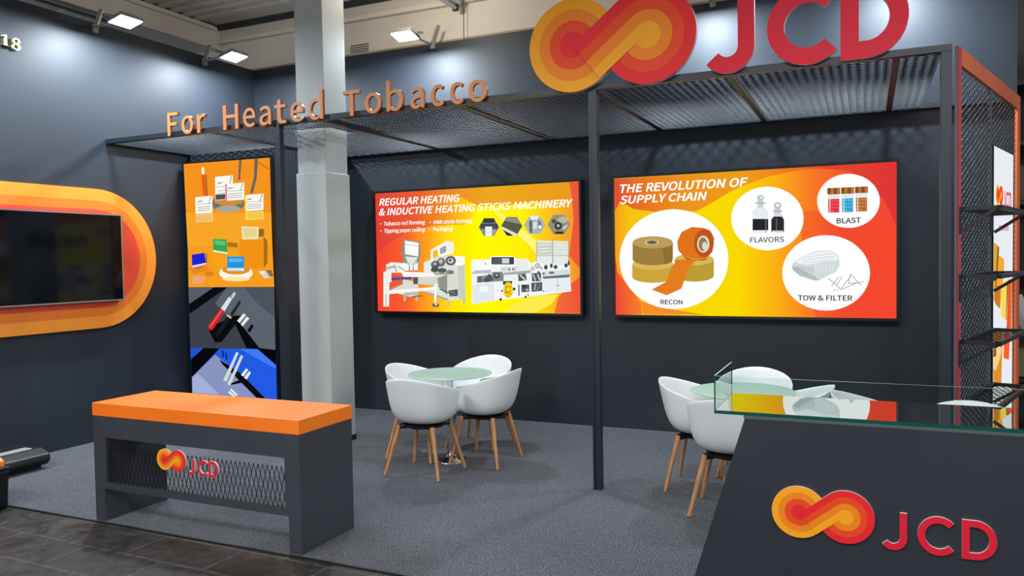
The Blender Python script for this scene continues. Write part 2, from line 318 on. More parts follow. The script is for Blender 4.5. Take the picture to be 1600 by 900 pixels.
't':(132,[(92,-5,101,-4,110,-2,119,0,127,2,121,27,116,25,110,23,105,22,99,21,85,24,76,31,71,42,70,58,70,164,121,164,121,190,70,190,70,244,43,244,40,190,9,188,9,164,38,164,38,59,41,33,50,13,66,0)]),
'·':(350,[(175,170,161,167,149,159,141,148,138,133,141,119,149,107,161,99,175,96,190,99,201,107,209,119,212,133,209,148,201,159,190,167)])}
ART_LEFT=[
("P","G1b",[0.013,1.306,2.274,1.297,2.293,1.216,2.312,1.127,2.081,1.132,1.872,1.122,1.587,1.102,1.279,1.109,1.182,1.154,1.085,1.205,0.963,1.244,0.839,1.257,0.442,1.256,0.015,1.235]),
("P","G1d",[0.014,1.249,0.442,1.26,0.839,1.257,0.963,1.244,1.085,1.205,1.182,1.154,1.264,1.11,1.201,0.992,1.094,0.916,0.91,0.929,0.722,0.922,0.554,0.899,0.383,0.856,0.225,0.784,0.098,0.709,0.003,0.64]),
("P","G1c",[2.281,1.298,2.388,1.296,2.385,0.444,2.27,0.572,2.322,0.919,2.312,1.127]),
("P","G1c",[2.104,0.003,2.148,0.159,2.272,0.286,2.384,0.368,2.388,0.005]),
("P","#fbf27a",[1.455,1.036,1.528,1.033,1.922,0.733,1.933,0.578,1.865,0.67]),
("P","#f8e84a",[1.53,0.002,1.64,0.084,1.926,0.177,2.148,0.191,2.078,0.094,1.888,0.002]),
("T","#ffffff",['REGULAR HEATING', 0.0471, 1.1646, 1.0114, 0.0777, 0.03, 0.22]),
("T","#ffffff",['& INDUCTIVE HEATING STICKS MACHINERY', 0.0399, 1.0569, 2.2794, 0.0765, 0.03, 0.22]),
("T","#ffffff",['· Tobacco rod forming', 0.0537, 0.9438, 0.5772, 0.0418, 0.025, 0.2]),
("T","#ffffff",['· HNB sticks forming', 0.6866, 0.9394, 0.5172, 0.0406, 0.025, 0.2]),
("T","#ffffff",['· Tipping paper rolling', 0.0557, 0.8656, 0.5734, 0.0418, 0.025, 0.2]),
("T","#ffffff",['· Packaging', 0.6808, 0.8652, 0.2892, 0.0409, 0.025, 0.2]),
("P","#6d6f72",[1.51,0.882,1.45,0.794,1.332,0.798,1.274,0.89,1.335,0.978,1.453,0.974]),
("P","#3a3b3e",[1.336,0.981,1.454,0.976,1.46,0.93,1.327,0.935]),
("P","#46474c",[1.297,0.922,1.496,0.916,1.495,0.87,1.296,0.876]),
("P","#e6eaec",[1.349,0.894,1.43,0.891,1.428,0.792,1.347,0.794]),
("P","#9da3b0",[1.436,0.858,1.48,0.857,1.45,0.798,1.435,0.799]),
("P","#8f93a0",[1.296,0.862,1.333,0.868,1.339,0.801]),
("P","#5a5a48",[1.77,0.885,1.71,0.796,1.591,0.799,1.533,0.893,1.594,0.982,1.713,0.978]),
("P","#d8dcda",[1.537,0.892,1.722,0.802,1.679,0.79,1.543,0.859]),
("P","#8a8c82",[1.596,0.976,1.711,0.971,1.753,0.905,1.574,0.944]),
("P","#2c2c28",[1.55,0.853,1.665,0.79,1.6,0.792]),
("P","#a9b0b4",[2.023,0.887,1.964,0.799,1.849,0.802,1.792,0.895,1.852,0.984,1.968,0.979]),
("P","#e4eaec",[1.854,0.983,1.959,0.979,1.937,0.942,1.867,0.944]),
("P","#5f6974",[1.846,0.932,1.881,0.944,1.879,0.808,1.851,0.815]),
("P","#d3dadd",[1.888,0.924,1.93,0.923,1.929,0.852,1.887,0.853]),
("P","#6a747c",[1.944,0.948,1.972,0.921,1.985,0.869,1.95,0.838]),
("P","#eef2f3",[1.981,0.869,1.976,0.856,1.964,0.851,1.951,0.857,1.947,0.87,1.952,0.884,1.964,0.889,1.976,0.883]),
("P","#8d8f7c",[2.287,0.884,2.226,0.791,2.106,0.795,2.047,0.892,2.11,0.985,2.229,0.981]),
("P","#3c3d3a",[2.202,0.874,2.196,0.854,2.181,0.839,2.16,0.834,2.14,0.84,2.125,0.856,2.12,0.877,2.126,0.898,2.141,0.912,2.162,0.917,2.182,0.911,2.197,0.895]),
("P","#b8bbb0",[2.177,0.875,2.172,0.864,2.161,0.86,2.15,0.865,2.145,0.876,2.15,0.887,2.161,0.892,2.172,0.886]),
("P","#4c4d48",[2.138,0.921,2.131,0.906,2.114,0.9,2.097,0.907,2.09,0.923,2.097,0.938,2.114,0.944,2.131,0.937]),
("P","#b4b6a4",[2.264,0.929,2.253,0.911,2.226,0.9,2.192,0.902,2.165,0.914,2.155,0.933,2.166,0.951,2.193,0.962,2.227,0.961,2.254,0.948]),
("P","#33342f",[2.133,0.819,2.208,0.817,2.221,0.791,2.119,0.794]),
("P","#c8cbc8",[2.208,0.855,2.263,0.891,2.256,0.866,2.222,0.829]),
("P","#d9ddd4",[0.547,0.233,0.734,0.276,0.738,0.414,0.602,0.426,0.605,0.534,0.772,0.595,0.984,0.597,1.103,0.584,1.106,0.138,0.902,0.121]),
("P","#f1f3ee",[0.984,0.597,1.103,0.584,1.101,0.501,1.018,0.486,0.994,0.497]),
("P","#c6cabd",[1.018,0.486,1.101,0.501,1.1,0.138,1.022,0.138]),
("P","#e6e9e2",[0.605,0.534,0.691,0.538,0.689,0.426,0.602,0.426]),
("P","#f4f6f3",[0.694,0.666,0.898,0.759,0.976,0.739,0.973,0.624,0.815,0.593,0.781,0.606,0.778,0.675,0.721,0.648,0.718,0.538,0.691,0.538]),
("P","#babdb8",[0.805,0.685,0.887,0.712,0.886,0.644,0.803,0.609]),
("P","#6b6d70",[0.832,0.674,0.831,0.672,0.83,0.669,0.827,0.668,0.824,0.667,0.822,0.667,0.819,0.668,0.816,0.67,0.815,0.672,0.815,0.674,0.815,0.677,0.817,0.679,0.819,0.681,0.822,0.682,0.825,0.682,0.828,0.68,0.83,0.679,0.831,0.677]),
("P","#6b6d70",[0.856,0.681,0.856,0.678,0.854,0.676,0.852,0.675,0.849,0.674,0.846,0.674,0.843,0.675,0.841,0.676,0.84,0.679,0.839,0.681,0.84,0.684,0.841,0.686,0.844,0.688,0.846,0.688,0.849,0.688,0.852,0.687,0.854,0.686,0.856,0.684]),
("P","#6b6d70",[0.877,0.689,0.876,0.686,0.875,0.684,0.872,0.683,0.87,0.682,0.867,0.682,0.864,0.683,0.862,0.684,0.86,0.687,0.86,0.689,0.86,0.692,0.862,0.694,0.864,0.696,0.867,0.696,0.87,0.696,0.873,0.696,0.875,0.694,0.876,0.692]),
("P","#6b6d70",[0.831,0.65,0.83,0.647,0.829,0.645,0.827,0.643,0.824,0.642,0.821,0.642,0.818,0.643,0.816,0.645,0.814,0.647,0.814,0.65,0.815,0.652,0.816,0.655,0.818,0.656,0.821,0.657,0.824,0.657,0.827,0.656,0.829,0.654,0.831,0.652]),
("P","#6b6d70",[0.856,0.658,0.855,0.655,0.854,0.653,0.851,0.651,0.848,0.65,0.845,0.65,0.843,0.651,0.84,0.653,0.839,0.655,0.839,0.658,0.839,0.66,0.841,0.663,0.843,0.664,0.846,0.665,0.849,0.665,0.852,0.664,0.854,0.662,0.855,0.66]),
("P","#6b6d70",[0.876,0.662,0.876,0.66,0.874,0.658,0.872,0.656,0.869,0.655,0.866,0.655,0.863,0.656,0.861,0.658,0.86,0.66,0.859,0.663,0.86,0.665,0.861,0.668,0.864,0.669,0.866,0.67,0.869,0.67,0.872,0.669,0.874,0.667,0.876,0.665]),
("P","#6b6d70",[0.839,0.628,0.839,0.626,0.837,0.624,0.835,0.622,0.832,0.621,0.829,0.621,0.826,0.622,0.824,0.624,0.823,0.626,0.822,0.629,0.823,0.631,0.824,0.633,0.826,0.635,0.829,0.636,0.832,0.636,0.835,0.635,0.837,0.633,0.839,0.631]),
("P","#6b6d70",[0.867,0.638,0.867,0.636,0.865,0.634,0.863,0.632,0.86,0.631,0.857,0.631,0.854,0.632,0.852,0.634,0.851,0.636,0.85,0.639,0.851,0.641,0.852,0.643,0.855,0.645,0.858,0.646,0.86,0.646,0.863,0.645,0.865,0.643,0.867,0.641]),
("P","#eceee8",[0.898,0.757,0.976,0.739,0.973,0.624,0.895,0.646]),
("P","#5e6063",[0.998,0.544,0.993,0.527,0.982,0.512,0.966,0.501,0.945,0.495,0.923,0.495,0.903,0.501,0.886,0.513,0.876,0.529,0.872,0.546,0.877,0.563,0.888,0.578,0.905,0.59,0.925,0.595,0.947,0.595,0.967,0.588,0.984,0.577,0.994,0.562]),
("P","#c9ccc8",[0.971,0.544,0.969,0.535,0.962,0.526,0.953,0.52,0.941,0.517,0.928,0.517,0.917,0.521,0.907,0.527,0.901,0.536,0.899,0.546,0.901,0.555,0.908,0.564,0.918,0.57,0.93,0.573,0.942,0.573,0.954,0.57,0.963,0.563,0.969,0.554]),
("P","#4c4e52",[0.946,0.55,0.945,0.545,0.942,0.541,0.937,0.538,0.932,0.536,0.926,0.536,0.921,0.538,0.916,0.541,0.913,0.546,0.912,0.551,0.914,0.556,0.917,0.56,0.921,0.563,0.927,0.565,0.932,0.565,0.938,0.563,0.942,0.56,0.945,0.555]),
("P","#6c6e70",[0.871,0.53,0.867,0.514,0.858,0.5,0.844,0.489,0.828,0.484,0.81,0.484,0.793,0.49,0.78,0.501,0.771,0.515,0.769,0.532,0.772,0.548,0.781,0.562,0.795,0.573,0.812,0.578,0.83,0.578,0.846,0.572,0.86,0.561,0.868,0.546]),
("P","#b8bbb6",[0.838,0.539,0.837,0.53,0.832,0.523,0.826,0.517,0.818,0.514,0.809,0.514,0.801,0.518,0.795,0.523,0.791,0.531,0.79,0.54,0.791,0.548,0.796,0.556,0.802,0.562,0.81,0.565,0.819,0.564,0.827,0.561,0.833,0.556,0.837,0.548]),
("P","#55575a",[0.8,0.504,0.796,0.49,0.787,0.477,0.772,0.468,0.754,0.463,0.736,0.463,0.718,0.468,0.704,0.478,0.695,0.491,0.692,0.506,0.696,0.52,0.705,0.533,0.72,0.543,0.738,0.547,0.756,0.547,0.774,0.542,0.788,0.532,0.797,0.519]),
("P","#a2a5a2",[0.765,0.516,0.763,0.509,0.759,0.503,0.752,0.499,0.744,0.497,0.735,0.497,0.727,0.5,0.721,0.504,0.717,0.51,0.716,0.516,0.717,0.523,0.722,0.529,0.728,0.533,0.736,0.535,0.745,0.535,0.753,0.532,0.759,0.528,0.763,0.522]),
("P","#4a4c4f",[0.788,0.451,0.784,0.442,0.776,0.434,0.762,0.428,0.746,0.424,0.729,0.425,0.713,0.428,0.7,0.434,0.692,0.443,0.689,0.452,0.693,0.462,0.701,0.47,0.715,0.476,0.731,0.479,0.748,0.479,0.764,0.476,0.776,0.469,0.785,0.461]),
("P","#55575b",[0.885,0.443,0.881,0.434,0.871,0.427,0.855,0.421,0.836,0.418,0.816,0.418,0.797,0.422,0.781,0.428,0.771,0.435,0.768,0.444,0.772,0.453,0.782,0.46,0.798,0.466,0.817,0.469,0.837,0.469,0.856,0.465,0.871,0.46,0.881,0.452]),
("P","#7a7c7c",[0.974,0.423,0.972,0.415,0.963,0.408,0.95,0.403,0.934,0.401,0.918,0.401,0.902,0.404,0.889,0.409,0.881,0.416,0.878,0.424,0.881,0.432,0.89,0.439,0.903,0.444,0.919,0.447,0.935,0.446,0.951,0.444,0.964,0.438,0.972,0.431]),
("P","#9a9d96",[0.689,0.42,0.896,0.418,0.896,0.397,0.7,0.399]),
("P","#8e9186",[0.767,0.361,0.89,0.397,0.885,0.18,0.783,0.265]),
("P","#d3d7cc",[0.896,0.392,1.013,0.391,1.01,0.252,0.892,0.252]),
("P","#6e7068",[0.898,0.231,1.015,0.244,1.013,0.17,0.915,0.164]),
("P","#a3a696",[0.547,0.233,0.732,0.19,0.896,0.139,0.896,0.121,0.732,0.163]),
("P","#4f514c",[0.964,0.233,1.01,0.233,1.008,0.17]),
("P","#3c3e3c",[0.793,0.239,0.997,0.165,1.001,0.174,0.797,0.248]),
("P","#8b8d82",[0.353,0.79,0.56,0.755,0.569,0.62,0.546,0.567,0.534,0.454,0.338,0.451,0.34,0.614,0.323,0.62]),
("P","#f6f8f4",[0.373,0.774,0.547,0.744,0.536,0.597,0.369,0.624]),
("P","#dfe3db",[0.365,0.6,0.537,0.587,0.491,0.492,0.403,0.504]),
("P","#f2f4ee",[0.353,0.537,0.416,0.504,0.478,0.492,0.53,0.535,0.528,0.449,0.351,0.445]),
("P","#70736c",[0.364,0.59,0.419,0.508,0.425,0.511,0.37,0.593]),
("P","#70736c",[0.534,0.585,0.463,0.505,0.469,0.501,0.54,0.581]),
("P","#8a8d86",[0.372,0.73,0.546,0.705,0.547,0.709,0.372,0.735]),
("P","#5f625c",[0.417,0.504,0.415,0.439,0.425,0.439,0.427,0.504]),
("P","#5f625c",[0.467,0.493,0.466,0.444,0.476,0.444,0.477,0.492]),
("P","#eceee9",[0.12,0.508,0.18,0.54,0.353,0.527,0.35,0.423,0.118,0.425]),
("P","#b4b8b0",[0.12,0.491,0.237,0.506,0.236,0.479,0.119,0.453]),
("P","#6e726c",[0.226,0.51,0.256,0.428,0.265,0.431,0.235,0.513]),
("P","#7a7e78",[0.272,0.491,0.348,0.452,0.354,0.46,0.278,0.499]),
("P","#d5d9cf",[0.335,0.352,0.531,0.319,0.528,0.189,0.432,0.156,0.248,0.2,0.171,0.232,0.334,0.298]),
("P","#b4b8ac",[0.345,0.222,0.535,0.233,0.534,0.189,0.344,0.167]),
("P","#cfd4ca",[0.532,0.382,0.761,0.372,0.753,0.284,0.53,0.298]),
("P","#f3f4f0",[0.306,0.438,0.719,0.417,0.764,0.377,0.349,0.374]),
("P","#eaece6",[0.086,0.436,0.19,0.436,0.187,0.32,0.161,0.32,0.15,0.051,0.075,0.05]),
("P","#9a9d98",[0.107,0.188,0.104,0.056,0.113,0.056,0.116,0.188]),
("P","#4a4aa0",[0.188,0.371,0.45,0.378,0.45,0.352,0.187,0.34]),
("P","#55585a",[0.469,0.374,0.528,0.373,0.526,0.298,0.467,0.298]),
("P","#f2f3ee",[0.139,0.227,0.734,0.267,0.734,0.235,0.151,0.188]),
("P","#6e726c",[0.304,0.365,0.283,0.3,0.295,0.297,0.316,0.362]),
("P","#8a8d88",[0.286,0.303,0.162,0.248,0.168,0.239,0.292,0.293]),
("P","#f5f6f2",[0.729,0.297,0.76,0.297,0.751,0.088,0.724,0.088]),
("P","#5c5f5c",[0.703,0.088,0.782,0.089,0.781,0.053,0.702,0.052]),
("P","#c9ccc6",[0.731,0.11,0.761,0.11,0.76,0.067,0.73,0.067]),
("P","#b9bdb2",[0.344,0.167,0.369,0.167,0.37,0.113,0.34,0.112]),
("P","#b9bdb2",[0.496,0.173,0.521,0.173,0.522,0.119,0.492,0.119]),
("P","#b9bdb2",[0.883,0.116,0.908,0.116,0.909,0.063,0.88,0.063]),
("P","#b9bdb2",[1.076,0.144,1.1,0.144,1.101,0.091,1.072,0.091]),
("P","#4a4c48",[0.433,0.152,0.584,0.169,0.583,0.178,0.432,0.161]),
("P","#eef1f0",[1.184,0.552,1.411,0.553,1.816,0.552,1.859,0.506,1.914,0.495,2.278,0.51,2.281,0.372,2.289,0.221,1.642,0.144,1.425,0.122,1.18,0.084]),
("P","#e2e6e0",[1.923,0.733,2.27,0.719,2.269,0.486,1.913,0.49]),
("P","#c6cabf",[1.934,0.711,2.09,0.707,2.088,0.588,1.931,0.59]),
("P","#d8dcd4",[2.111,0.712,2.254,0.706,2.252,0.59,2.109,0.592]),
("P","#f3f5f0",[1.944,0.682,2.079,0.684,2.079,0.692,1.944,0.69]),
("P","#f3f5f0",[1.944,0.646,2.078,0.65,2.078,0.658,1.943,0.654]),
("P","#f3f5f0",[1.943,0.616,2.078,0.62,2.078,0.628,1.943,0.624]),
("P","#eef0ea",[2.121,0.683,2.248,0.676,2.249,0.683,2.122,0.69]),
("P","#eef0ea",[2.121,0.648,2.248,0.642,2.248,0.648,2.121,0.655]),
("P","#eef0ea",[2.12,0.613,2.247,0.607,2.248,0.614,2.121,0.62]),
("P","#8f938a",[2.096,0.727,2.093,0.503,2.102,0.503,2.105,0.726]),
("P","#9ea298",[2.264,0.72,2.261,0.491,2.268,0.49,2.272,0.719]),
("P","#a6aaa0",[1.915,0.578,2.266,0.576,2.266,0.582,1.915,0.584]),
("P","#7d817a",[1.922,0.732,1.918,0.495,1.924,0.495,1.928,0.732]),
("P","#f6f8f6",[1.24,0.546,1.405,0.546,1.403,0.45,1.238,0.441]),
("P","#44484c",[1.357,0.506,1.356,0.504,1.355,0.501,1.353,0.499,1.35,0.498,1.347,0.498,1.345,0.5,1.343,0.501,1.341,0.504,1.341,0.507,1.341,0.509,1.343,0.512,1.345,0.514,1.348,0.515,1.35,0.515,1.353,0.514,1.355,0.512,1.357,0.509]),
("P","#b7bdc0",[1.238,0.439,1.409,0.445,1.408,0.409,1.187,0.403,1.188,0.421]),
("P","#fafbfb",[1.404,0.586,1.683,0.58,1.679,0.486,1.402,0.489]),
("P","#3c3f45",[1.418,0.576,1.674,0.572,1.673,0.496,1.417,0.5]),
("P","#c9ced0",[1.537,0.562,1.621,0.56,1.62,0.507,1.536,0.508]),
("P","#7c8086",[1.436,0.56,1.451,0.56,1.451,0.55,1.436,0.55]),
("P","#7c8086",[1.436,0.54,1.451,0.54,1.451,0.53,1.436,0.53]),
("P","#7c8086",[1.436,0.521,1.45,0.521,1.45,0.51,1.435,0.511]),
("P","#7c8086",[1.462,0.56,1.476,0.56,1.476,0.549,1.461,0.549]),
("P","#7c8086",[1.461,0.54,1.476,0.54,1.476,0.53,1.461,0.53]),
("P","#7c8086",[1.461,0.521,1.476,0.52,1.475,0.51,1.46,0.51]),
("P","#7c8086",[1.487,0.559,1.501,0.559,1.501,0.549,1.486,0.549]),
("P","#7c8086",[1.486,0.54,1.501,0.54,1.501,0.529,1.486,0.53]),
("P","#7c8086",[1.486,0.52,1.501,0.52,1.5,0.51,1.486,0.51]),
("P","#7c8086",[1.512,0.559,1.526,0.559,1.526,0.548,1.511,0.549]),
("P","#7c8086",[1.511,0.539,1.526,0.539,1.526,0.529,1.511,0.529]),
("P","#7c8086",[1.511,0.52,1.526,0.52,1.525,0.509,1.511,0.51]),
("P","#e4e9e6",[1.683,0.549,1.816,0.549,1.845,0.435,1.681,0.435]),
("P","#cfd5d2",[1.524,0.469,1.704,0.472,1.703,0.427,1.523,0.426]),
("P","#dfe4e2",[1.681,0.445,1.678,0.439,1.67,0.433,1.658,0.43,1.643,0.427,1.628,0.428,1.613,0.43,1.601,0.434,1.594,0.44,1.591,0.446,1.594,0.452,1.602,0.458,1.614,0.462,1.628,0.464,1.644,0.464,1.659,0.461,1.67,0.457,1.678,0.451]),
("P","#777b7e",[1.633,0.446,1.632,0.441,1.629,0.438,1.626,0.435,1.621,0.434,1.616,0.434,1.612,0.435,1.609,0.438,1.606,0.442,1.606,0.446,1.606,0.45,1.609,0.454,1.613,0.456,1.617,0.458,1.622,0.458,1.626,0.456,1.63,0.454,1.632,0.45]),
("P","#777b7e",[1.677,0.447,1.677,0.443,1.674,0.439,1.67,0.437,1.666,0.435,1.662,0.435,1.657,0.437,1.654,0.44,1.651,0.443,1.651,0.448,1.652,0.452,1.654,0.455,1.658,0.458,1.662,0.459,1.667,0.459,1.671,0.458,1.674,0.455,1.677,0.451]),
("P","#8b9094",[1.245,0.377,1.556,0.41,1.555,0.327,1.244,0.309]),
("P","#50555a",[1.308,0.332,1.391,0.407,1.447,0.336,1.36,0.314]),
("P","#7b8084",[1.42,0.421,1.54,0.423,1.541,0.336,1.435,0.334]),
("P","#3e4246",[1.51,0.382,1.508,0.372,1.502,0.364,1.493,0.357,1.482,0.354,1.47,0.354,1.459,0.357,1.45,0.364,1.444,0.373,1.442,0.383,1.444,0.392,1.45,0.401,1.46,0.408,1.471,0.411,1.483,0.411,1.494,0.407,1.503,0.401,1.509,0.392]),
("P","#aab0b2",[1.492,0.387,1.491,0.383,1.488,0.38,1.484,0.377,1.479,0.375,1.473,0.375,1.468,0.377,1.464,0.38,1.461,0.383,1.46,0.388,1.462,0.392,1.464,0.396,1.469,0.398,1.474,0.4,1.479,0.4,1.485,0.398,1.489,0.395,1.492,0.392]),
("P","#5d6266",[1.257,0.374,1.304,0.378,1.302,0.316,1.256,0.314]),
("P","#dde3e8",[1.187,0.283,1.423,0.31,1.428,0.129,1.19,0.088]),
("P","#f0f4f6",[1.278,0.269,1.373,0.276,1.372,0.22,1.277,0.214]),
("P","#b7bec4",[1.429,0.315,1.434,0.129,1.44,0.13,1.434,0.316]),
("P","#a2a8a8",[1.551,0.413,1.858,0.435,1.857,0.407,1.702,0.396,1.55,0.387]),
("P","#e9edec",[1.556,0.382,1.713,0.391,1.712,0.335,1.555,0.327]),
("P","#f2f4f2",[1.996,0.474,1.991,0.458,1.978,0.444,1.959,0.434,1.936,0.429,1.911,0.429,1.887,0.435,1.868,0.446,1.856,0.46,1.852,0.476,1.856,0.492,1.869,0.505,1.889,0.515,1.912,0.521,1.937,0.52,1.961,0.514,1.979,0.504,1.992,0.49]),
("P","#74787a",[1.963,0.479,1.961,0.47,1.956,0.463,1.949,0.457,1.94,0.454,1.93,0.454,1.92,0.457,1.913,0.463,1.908,0.471,1.907,0.48,1.908,0.489,1.914,0.497,1.921,0.503,1.93,0.505,1.94,0.505,1.95,0.502,1.957,0.496,1.962,0.488]),
("P","#e8ecea",[1.955,0.48,1.954,0.473,1.95,0.468,1.945,0.464,1.938,0.462,1.931,0.462,1.925,0.464,1.92,0.468,1.916,0.474,1.915,0.48,1.916,0.486,1.92,0.492,1.925,0.496,1.932,0.498,1.939,0.498,1.945,0.495,1.95,0.491,1.954,0.486]),
("P","#8b8f90",[1.945,0.48,1.944,0.476,1.942,0.474,1.94,0.472,1.937,0.471,1.933,0.471,1.93,0.472,1.927,0.474,1.926,0.477,1.925,0.48,1.926,0.483,1.928,0.486,1.93,0.488,1.933,0.489,1.937,0.489,1.94,0.488,1.943,0.486,1.944,0.483]),
("P","#74787a",[1.902,0.452,1.9,0.445,1.896,0.439,1.891,0.435,1.883,0.432,1.876,0.432,1.869,0.435,1.863,0.439,1.859,0.446,1.858,0.452,1.86,0.459,1.863,0.465,1.869,0.47,1.876,0.472,1.884,0.472,1.891,0.47,1.897,0.465,1.901,0.459]),
("P","#e8ecea",[1.895,0.452,1.894,0.447,1.892,0.443,1.887,0.44,1.882,0.438,1.877,0.438,1.872,0.44,1.868,0.443,1.866,0.448,1.865,0.452,1.866,0.457,1.868,0.461,1.872,0.464,1.878,0.466,1.883,0.466,1.888,0.464,1.892,0.461,1.894,0.457]),
("P","#8b8f90",[1.888,0.452,1.887,0.45,1.886,0.448,1.884,0.446,1.881,0.445,1.878,0.445,1.876,0.446,1.874,0.448,1.873,0.45,1.872,0.452,1.873,0.455,1.874,0.457,1.876,0.458,1.879,0.459,1.881,0.459,1.884,0.458,1.886,0.457,1.887,0.454]),
("P","#74787a",[1.992,0.454,1.991,0.449,1.988,0.444,1.984,0.441,1.978,0.439,1.973,0.439,1.968,0.441,1.963,0.445,1.96,0.449,1.96,0.454,1.961,0.46,1.964,0.464,1.968,0.467,1.973,0.469,1.979,0.469,1.984,0.467,1.988,0.464,1.991,0.459]),
("P","#e8ecea",[1.987,0.454,1.986,0.45,1.984,0.447,1.981,0.445,1.978,0.444,1.974,0.444,1.97,0.445,1.967,0.448,1.965,0.451,1.964,0.454,1.965,0.458,1.967,0.461,1.97,0.463,1.974,0.464,1.978,0.464,1.982,0.463,1.985,0.461,1.987,0.458]),
("P","#8b8f90",[1.982,0.454,1.981,0.452,1.98,0.451,1.979,0.45,1.977,0.449,1.975,0.449,1.973,0.45,1.971,0.451,1.97,0.452,1.97,0.454,1.97,0.456,1.972,0.458,1.973,0.459,1.975,0.459,1.977,0.459,1.979,0.459,1.98,0.458,1.981,0.456]),
("P","#43474a",[2.044,0.463,2.043,0.455,2.039,0.448,2.034,0.443,2.028,0.44,2.021,0.44,2.015,0.443,2.01,0.448,2.006,0.456,2.005,0.464,2.006,0.472,2.01,0.479,2.015,0.484,2.022,0.487,2.028,0.487,2.035,0.484,2.04,0.479,2.043,0.472]),
("P","#43474a",[2.099,0.478,2.098,0.47,2.095,0.464,2.091,0.459,2.086,0.456,2.081,0.456,2.076,0.459,2.072,0.464,2.07,0.471,2.069,0.478,2.07,0.486,2.073,0.492,2.077,0.497,2.082,0.5,2.087,0.5,2.092,0.497,2.096,0.492,2.098,0.485]),
("P","#43474a",[2.15,0.464,2.149,0.457,2.145,0.451,2.139,0.447,2.132,0.445,2.125,0.445,2.118,0.447,2.112,0.452,2.108,0.458,2.107,0.465,2.109,0.472,2.112,0.477,2.118,0.482,2.125,0.484,2.133,0.484,2.14,0.482,2.145,0.477,2.149,0.471]),
("P","#43474a",[2.258,0.479,2.257,0.471,2.254,0.465,2.249,0.46,2.243,0.458,2.237,0.458,2.231,0.46,2.226,0.465,2.223,0.472,2.222,0.479,2.224,0.487,2.227,0.493,2.232,0.498,2.237,0.5,2.244,0.5,2.249,0.498,2.254,0.493,2.257,0.486]),
("P","#43474a",[2.279,0.5,2.279,0.492,2.277,0.484,2.274,0.479,2.27,0.476,2.267,0.476,2.263,0.479,2.261,0.485,2.259,0.492,2.258,0.5,2.259,0.509,2.261,0.516,2.264,0.522,2.268,0.525,2.271,0.525,2.274,0.522,2.277,0.516,2.279,0.509]),
("P","#d4d9d8",[1.988,0.424,2.276,0.441,2.278,0.382,1.987,0.364]),
("P","#6b7074",[2.012,0.399,2.011,0.394,2.009,0.39,2.005,0.386,2.001,0.385,1.996,0.385,1.992,0.387,1.989,0.39,1.986,0.394,1.986,0.399,1.987,0.404,1.989,0.408,1.992,0.411,1.997,0.413,2.001,0.412,2.005,0.411,2.009,0.408,2.011,0.403]),
("P","#6b7074",[2.117,0.408,2.115,0.404,2.11,0.4,2.101,0.398,2.09,0.396,2.079,0.396,2.069,0.398,2.06,0.4,2.055,0.404,2.053,0.408,2.055,0.412,2.06,0.416,2.069,0.418,2.08,0.42,2.091,0.42,2.101,0.418,2.11,0.416,2.115,0.412]),
("P","#5a5f62",[1.962,0.404,1.961,0.396,1.958,0.39,1.953,0.385,1.947,0.382,1.941,0.382,1.936,0.385,1.931,0.39,1.928,0.397,1.927,0.404,1.928,0.412,1.932,0.418,1.936,0.423,1.942,0.426,1.948,0.426,1.954,0.423,1.958,0.418,1.961,0.412]),
("P","#646a6e",[1.985,0.369,2.278,0.389,2.277,0.362,1.996,0.347]),
("P","#e3e9ed",[1.992,0.344,2.277,0.358,2.281,0.228,1.99,0.206]),
("P","#aab2b8",[2.143,0.353,2.144,0.221,2.149,0.221,2.149,0.353]),
("P","#3e4246",[2.162,0.281,2.162,0.279,2.16,0.276,2.159,0.275,2.157,0.274,2.154,0.274,2.152,0.275,2.151,0.276,2.15,0.279,2.149,0.281,2.15,0.283,2.151,0.286,2.152,0.287,2.155,0.288,2.157,0.288,2.159,0.287,2.16,0.286,2.162,0.283]),
("P","#54585c",[1.716,0.396,1.802,0.402,1.814,0.336,1.723,0.323]),
("P","#54585c",[1.868,0.405,1.972,0.406,1.97,0.322,1.872,0.322]),
("P","#54585c",[1.861,0.307,1.983,0.314,1.982,0.226,1.865,0.216]),
("P","#54585c",[1.751,0.289,1.841,0.291,1.84,0.218,1.752,0.211]),
("P","#d8dcdc",[1.73,0.386,1.79,0.334,1.801,0.345,1.741,0.396]),
("P","#c9cdce",[1.878,0.392,1.904,0.327,1.917,0.331,1.891,0.397]),
("P","#d8dcdc",[1.927,0.392,1.954,0.326,1.966,0.331,1.94,0.396]),
("P","#a9aeb0",[1.903,0.3,1.89,0.234,1.906,0.232,1.918,0.298]),
("P","#8b9094",[1.961,0.296,1.916,0.23,1.924,0.226,1.968,0.291]),
("P","#2e3134",[1.801,0.274,1.8,0.268,1.797,0.263,1.792,0.26,1.786,0.258,1.78,0.258,1.774,0.26,1.77,0.263,1.766,0.268,1.766,0.274,1.767,0.279,1.77,0.284,1.775,0.288,1.78,0.29,1.787,0.29,1.792,0.288,1.797,0.284,1.8,0.279]),
("P","#c9cdcc",[1.833,0.238,1.832,0.235,1.829,0.233,1.824,0.231,1.819,0.23,1.813,0.23,1.807,0.231,1.802,0.233,1.799,0.235,1.798,0.238,1.799,0.241,1.802,0.243,1.807,0.245,1.813,0.246,1.819,0.246,1.825,0.245,1.829,0.243,1.832,0.241]),
("P","#3e4246",[1.546,0.325,1.651,0.327,1.646,0.289,1.548,0.286]),
("P","#f2cf14",[1.66,0.235,1.656,0.207,1.646,0.182,1.631,0.164,1.612,0.154,1.593,0.154,1.574,0.164,1.56,0.182,1.55,0.207,1.547,0.235,1.551,0.263,1.562,0.288,1.577,0.306,1.596,0.316,1.615,0.316,1.633,0.306,1.648,0.288,1.657,0.263]),
